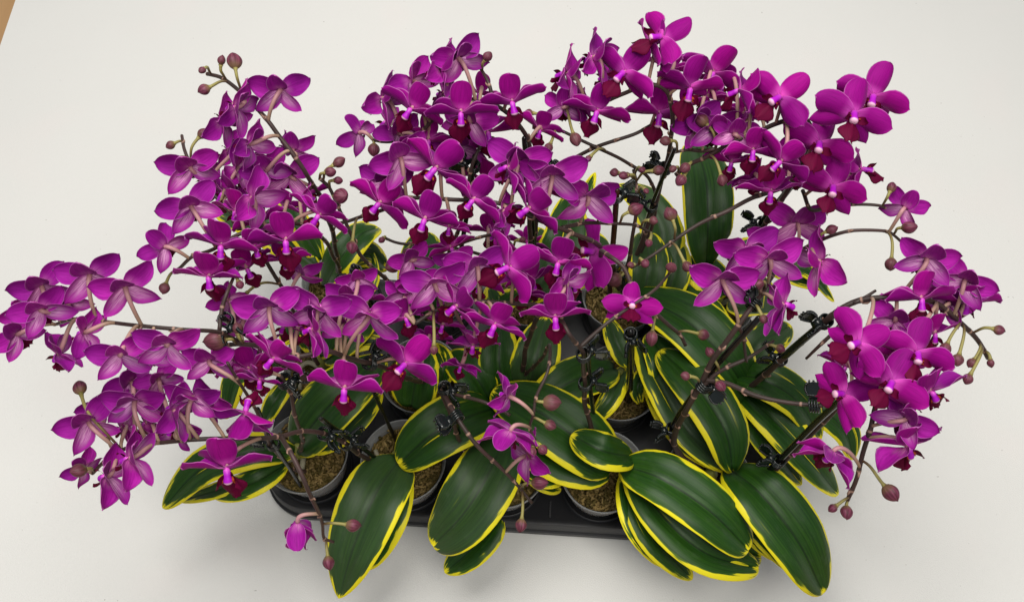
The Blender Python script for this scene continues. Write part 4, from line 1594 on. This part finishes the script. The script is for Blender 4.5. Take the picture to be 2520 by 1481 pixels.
def clip_parts():
    cl = MB()
    for dz in (-0.0032, -0.001, 0.0012, 0.0034):
        ring = [Vector((0.0058 * math.cos(a), 0.0058 * math.sin(a), dz + 0.0004 * math.sin(a * 2))) for a in [2 * math.pi * k / 20 for k in range(21)]]
        cl.tube(ring, [0.0009] * 21, 6, cap=False)
    cl.box(Matrix.Translation((0.0082, 0, 0)), 0.006, 0.0060, 0.0085)
    cme_ = cl.mesh('clasp', ['clip'])
    # serrated wing: a ribbed plate with toothed edges, slightly curved
    wg = MB()
    nu, nv_ = 10, 5
    for sgn in (1, -1):
        rws = []
        for a_ in range(nu):
            t = a_ / (nu - 1)
            hh = 0.0042 + 0.0022 * math.sin(t * 2.6)
            if a_ % 2 and a_ < nu - 1:
                hh += 0.0011
            r_ = []
            for b_ in range(nv_):
                q = -1 + 2 * b_ / (nv_ - 1)
                r_.append(Vector((0.0095 + 0.0115 * t - 0.002 * abs(q) * t, 0.0016 * math.sin(t * 2.2) + 0.0007 * (a_ % 2) + sgn * 0.0006, hh * q)))
            rws.append(r_)
        wg.grid(rws, [[(0, 0)] * nv_] * nu, flip=(sgn < 0))
    for a_ in range(nu):
        t = a_ / (nu - 1)
        hh = 0.0042 + 0.0022 * math.sin(t * 2.6) + 0.0006
        for q in (-1, 1):
            wg.box(Matrix.Translation((0.0095 + 0.0115 * t - 0.002 * t, 0.0016 * math.sin(t * 2.2), hh * q)) @ Matrix.Rotation(t * 0.8, 4, 'Y'), 0.0010, 0.0030, 0.0016)
    for q in (-0.6, 0.0, 0.6):
        wg.box(Matrix.Translation((0.0212, 0.0015, hh * q)), 0.0016, 0.0028, 0.0012)
    wme = wg.mesh('wing', ['clip'])
    pn = MB()
    pn.tube([Vector((0.0096, -0.0042, 0.0028)), Vector((0.0096, 0.0042, 0.0028))], [0.0010, 0.0010], 8)
    pn.tube([Vector((0.0096, -0.0040, -0.0022)), Vector((0.0130, -0.0044, -0.0044))], [0.0003, 0.0003], 5)
    pme = pn.mesh('pin', ['steel'])
    return cme_, wme, pme


CME, WME, PME = clip_parts()
#CLIPS  x, y, z, axis toward (x2,y2,z2), spin, label
CLIPS = [
    (553, 797, 38, (530, 770, 40), 20, "black plant clip at the cut end of the leftmost stem, beside a long bud"),
    (873, 668, 27, (850, 630, 30), 120, "black plant clip in front of the back left leaves, above the leaning brown stem"),
    (803, 1060, 26, (770, 1052, 28), 60, "upper black clip of the touching pair on the front left stem"),
    (850, 1092, 21.5, (820, 1075, 24), 0, "lower black clip of the touching pair, above the second front pot"),
    (672, 1092, 22, (660, 1075, 24), 200, "black clip ring on the stem leaning out of the front left pot"),
    (684, 945, 31, (680, 920, 33), 30, "black clip left of the nodding bloom with the red lip at lower left"),
    (905, 915, 25, (895, 890, 28), 20, "black clip under the largest open bloom at lower centre left"),
    (1094, 950, 26, (1080, 930, 28), 30, "black clip at the fork of the stem beside the large open bloom"),
    (1130, 1018, 22, (1120, 990, 25), 10, "black clip on the stem just above the broad oval leaf"),
    (1436, 872, 32, (1434, 840, 35), 340, "upper black clip on the upright stem at the centre of the picture"),
    (1440, 946, 26, (1439, 915, 29), 350, "lower black clip on the upright stem above the bare mossy pot"),
    (1552, 822, 28, (1552, 800, 30), 90, "black clip ring under the frontal dark bloom right of centre"),
    (1738, 958, 27, (1760, 925, 30), 330, "black clip on the long leaning stake where stems cross over the tall leaf"),
    (1655, 1054, 17, (1665, 1030, 19), 170, "black clip low between the leaves, left of the tall standing leaf"),
    (1866, 762, 35, (1885, 740, 37), 150, "black clip at the top of the leaning stake, beside the sideways bloom"),
    (2028, 783, 33, (2050, 765, 35), 140, "black clip with open jagged wings against the white paper at right"),
    (1915, 880, 24, (1940, 860, 27), 190, "black clip low on the thick slanting stake right of the leaves"),
    (1905, 1120, 18, (1930, 1095, 21), 180, "black clip on the lowest slanting stake at right"),
    (1520, 482, 35, (1522, 455, 37), 350, "black clip on the reddish stake among the centre right buds"),
    (1500, 690, 19, (1502, 660, 22), 340, "small black clip low on the reddish stake above an empty dark pot"),
    (1602, 508, 26, (1612, 480, 28), 200, "lower black clip on the stake left of the tall plain leaf"),
    (1622, 412, 35, (1640, 380, 37), 200, "upper black clip on the stake left of the tall plain leaf"),
    (1868, 548, 24, (1885, 520, 27), 180, "black clip just under the red lip of the upper right nodding bloom"),
    (1166, 408, 36, (1168, 380, 38), 180, "black clip behind the top centre blooms"),
    (1355, 385, 32, (1370, 370, 34), 90, "black clip over white paper between the top centre and top right blooms"),
    (2005, 975, 29, (2025, 960, 31), 180, "black clip beside the dark red lip at the lower right stem"),
]
for (x, y, z, ax_, spin, lab) in CLIPS:
    best = None
    for sp in STK3 + [q[1] for q in SP3]:
        for k in range(1, len(sp) - 1):
            a_, b_ = pix(sp[k])
            dd = math.hypot(a_ - x, b_ - y) + abs(sp[k].z * 100 - z) * 0.8
            if best is None or dd < best[0]:
                best = (dd, sp[k], (sp[k + 1] - sp[k - 1]).normalized())
    if best[0] < 45:
        c, d = best[1].copy(), best[2]
    else:
        print('loose clip', x, y, best[0])
        c = P(x, y, z)
        d = (P(*ax_) - c).normalized()
    e = bpy.data.objects.new('plant_clip', None)
    e.empty_display_size = 0.01
    COL.objects.link(e)
    side = CF.cross(d).normalized()
    fwd = side.cross(d).normalized()
    Mx = Matrix(((side.x, fwd.x, d.x, c.x), (side.y, fwd.y, d.y, c.y), (side.z, fwd.z, d.z, c.z), (0, 0, 0, 1)))
    e.matrix_world = Mx @ Matrix.Rotation(R(spin), 4, 'Z')
    tag(e, lab, 'plant clip', 'butterfly clips fastening stems to stakes')
    add('clasp', CME, e)
    add('wing', WME, e, Matrix.Translation((0.0, 0.001, 0)) @ Matrix.Rotation(R(24), 4, 'Z'))
    add('wing', WME, e, Matrix.Translation((0.0, -0.001, 0)) @ Matrix.Rotation(R(-24), 4, 'Z'))
    add('pin', PME, e)
print('flowers', nf, 'buds', nb, 'tray', hx, hy, math.degrees(YAW), 'objs', len(bpy.data.objects))
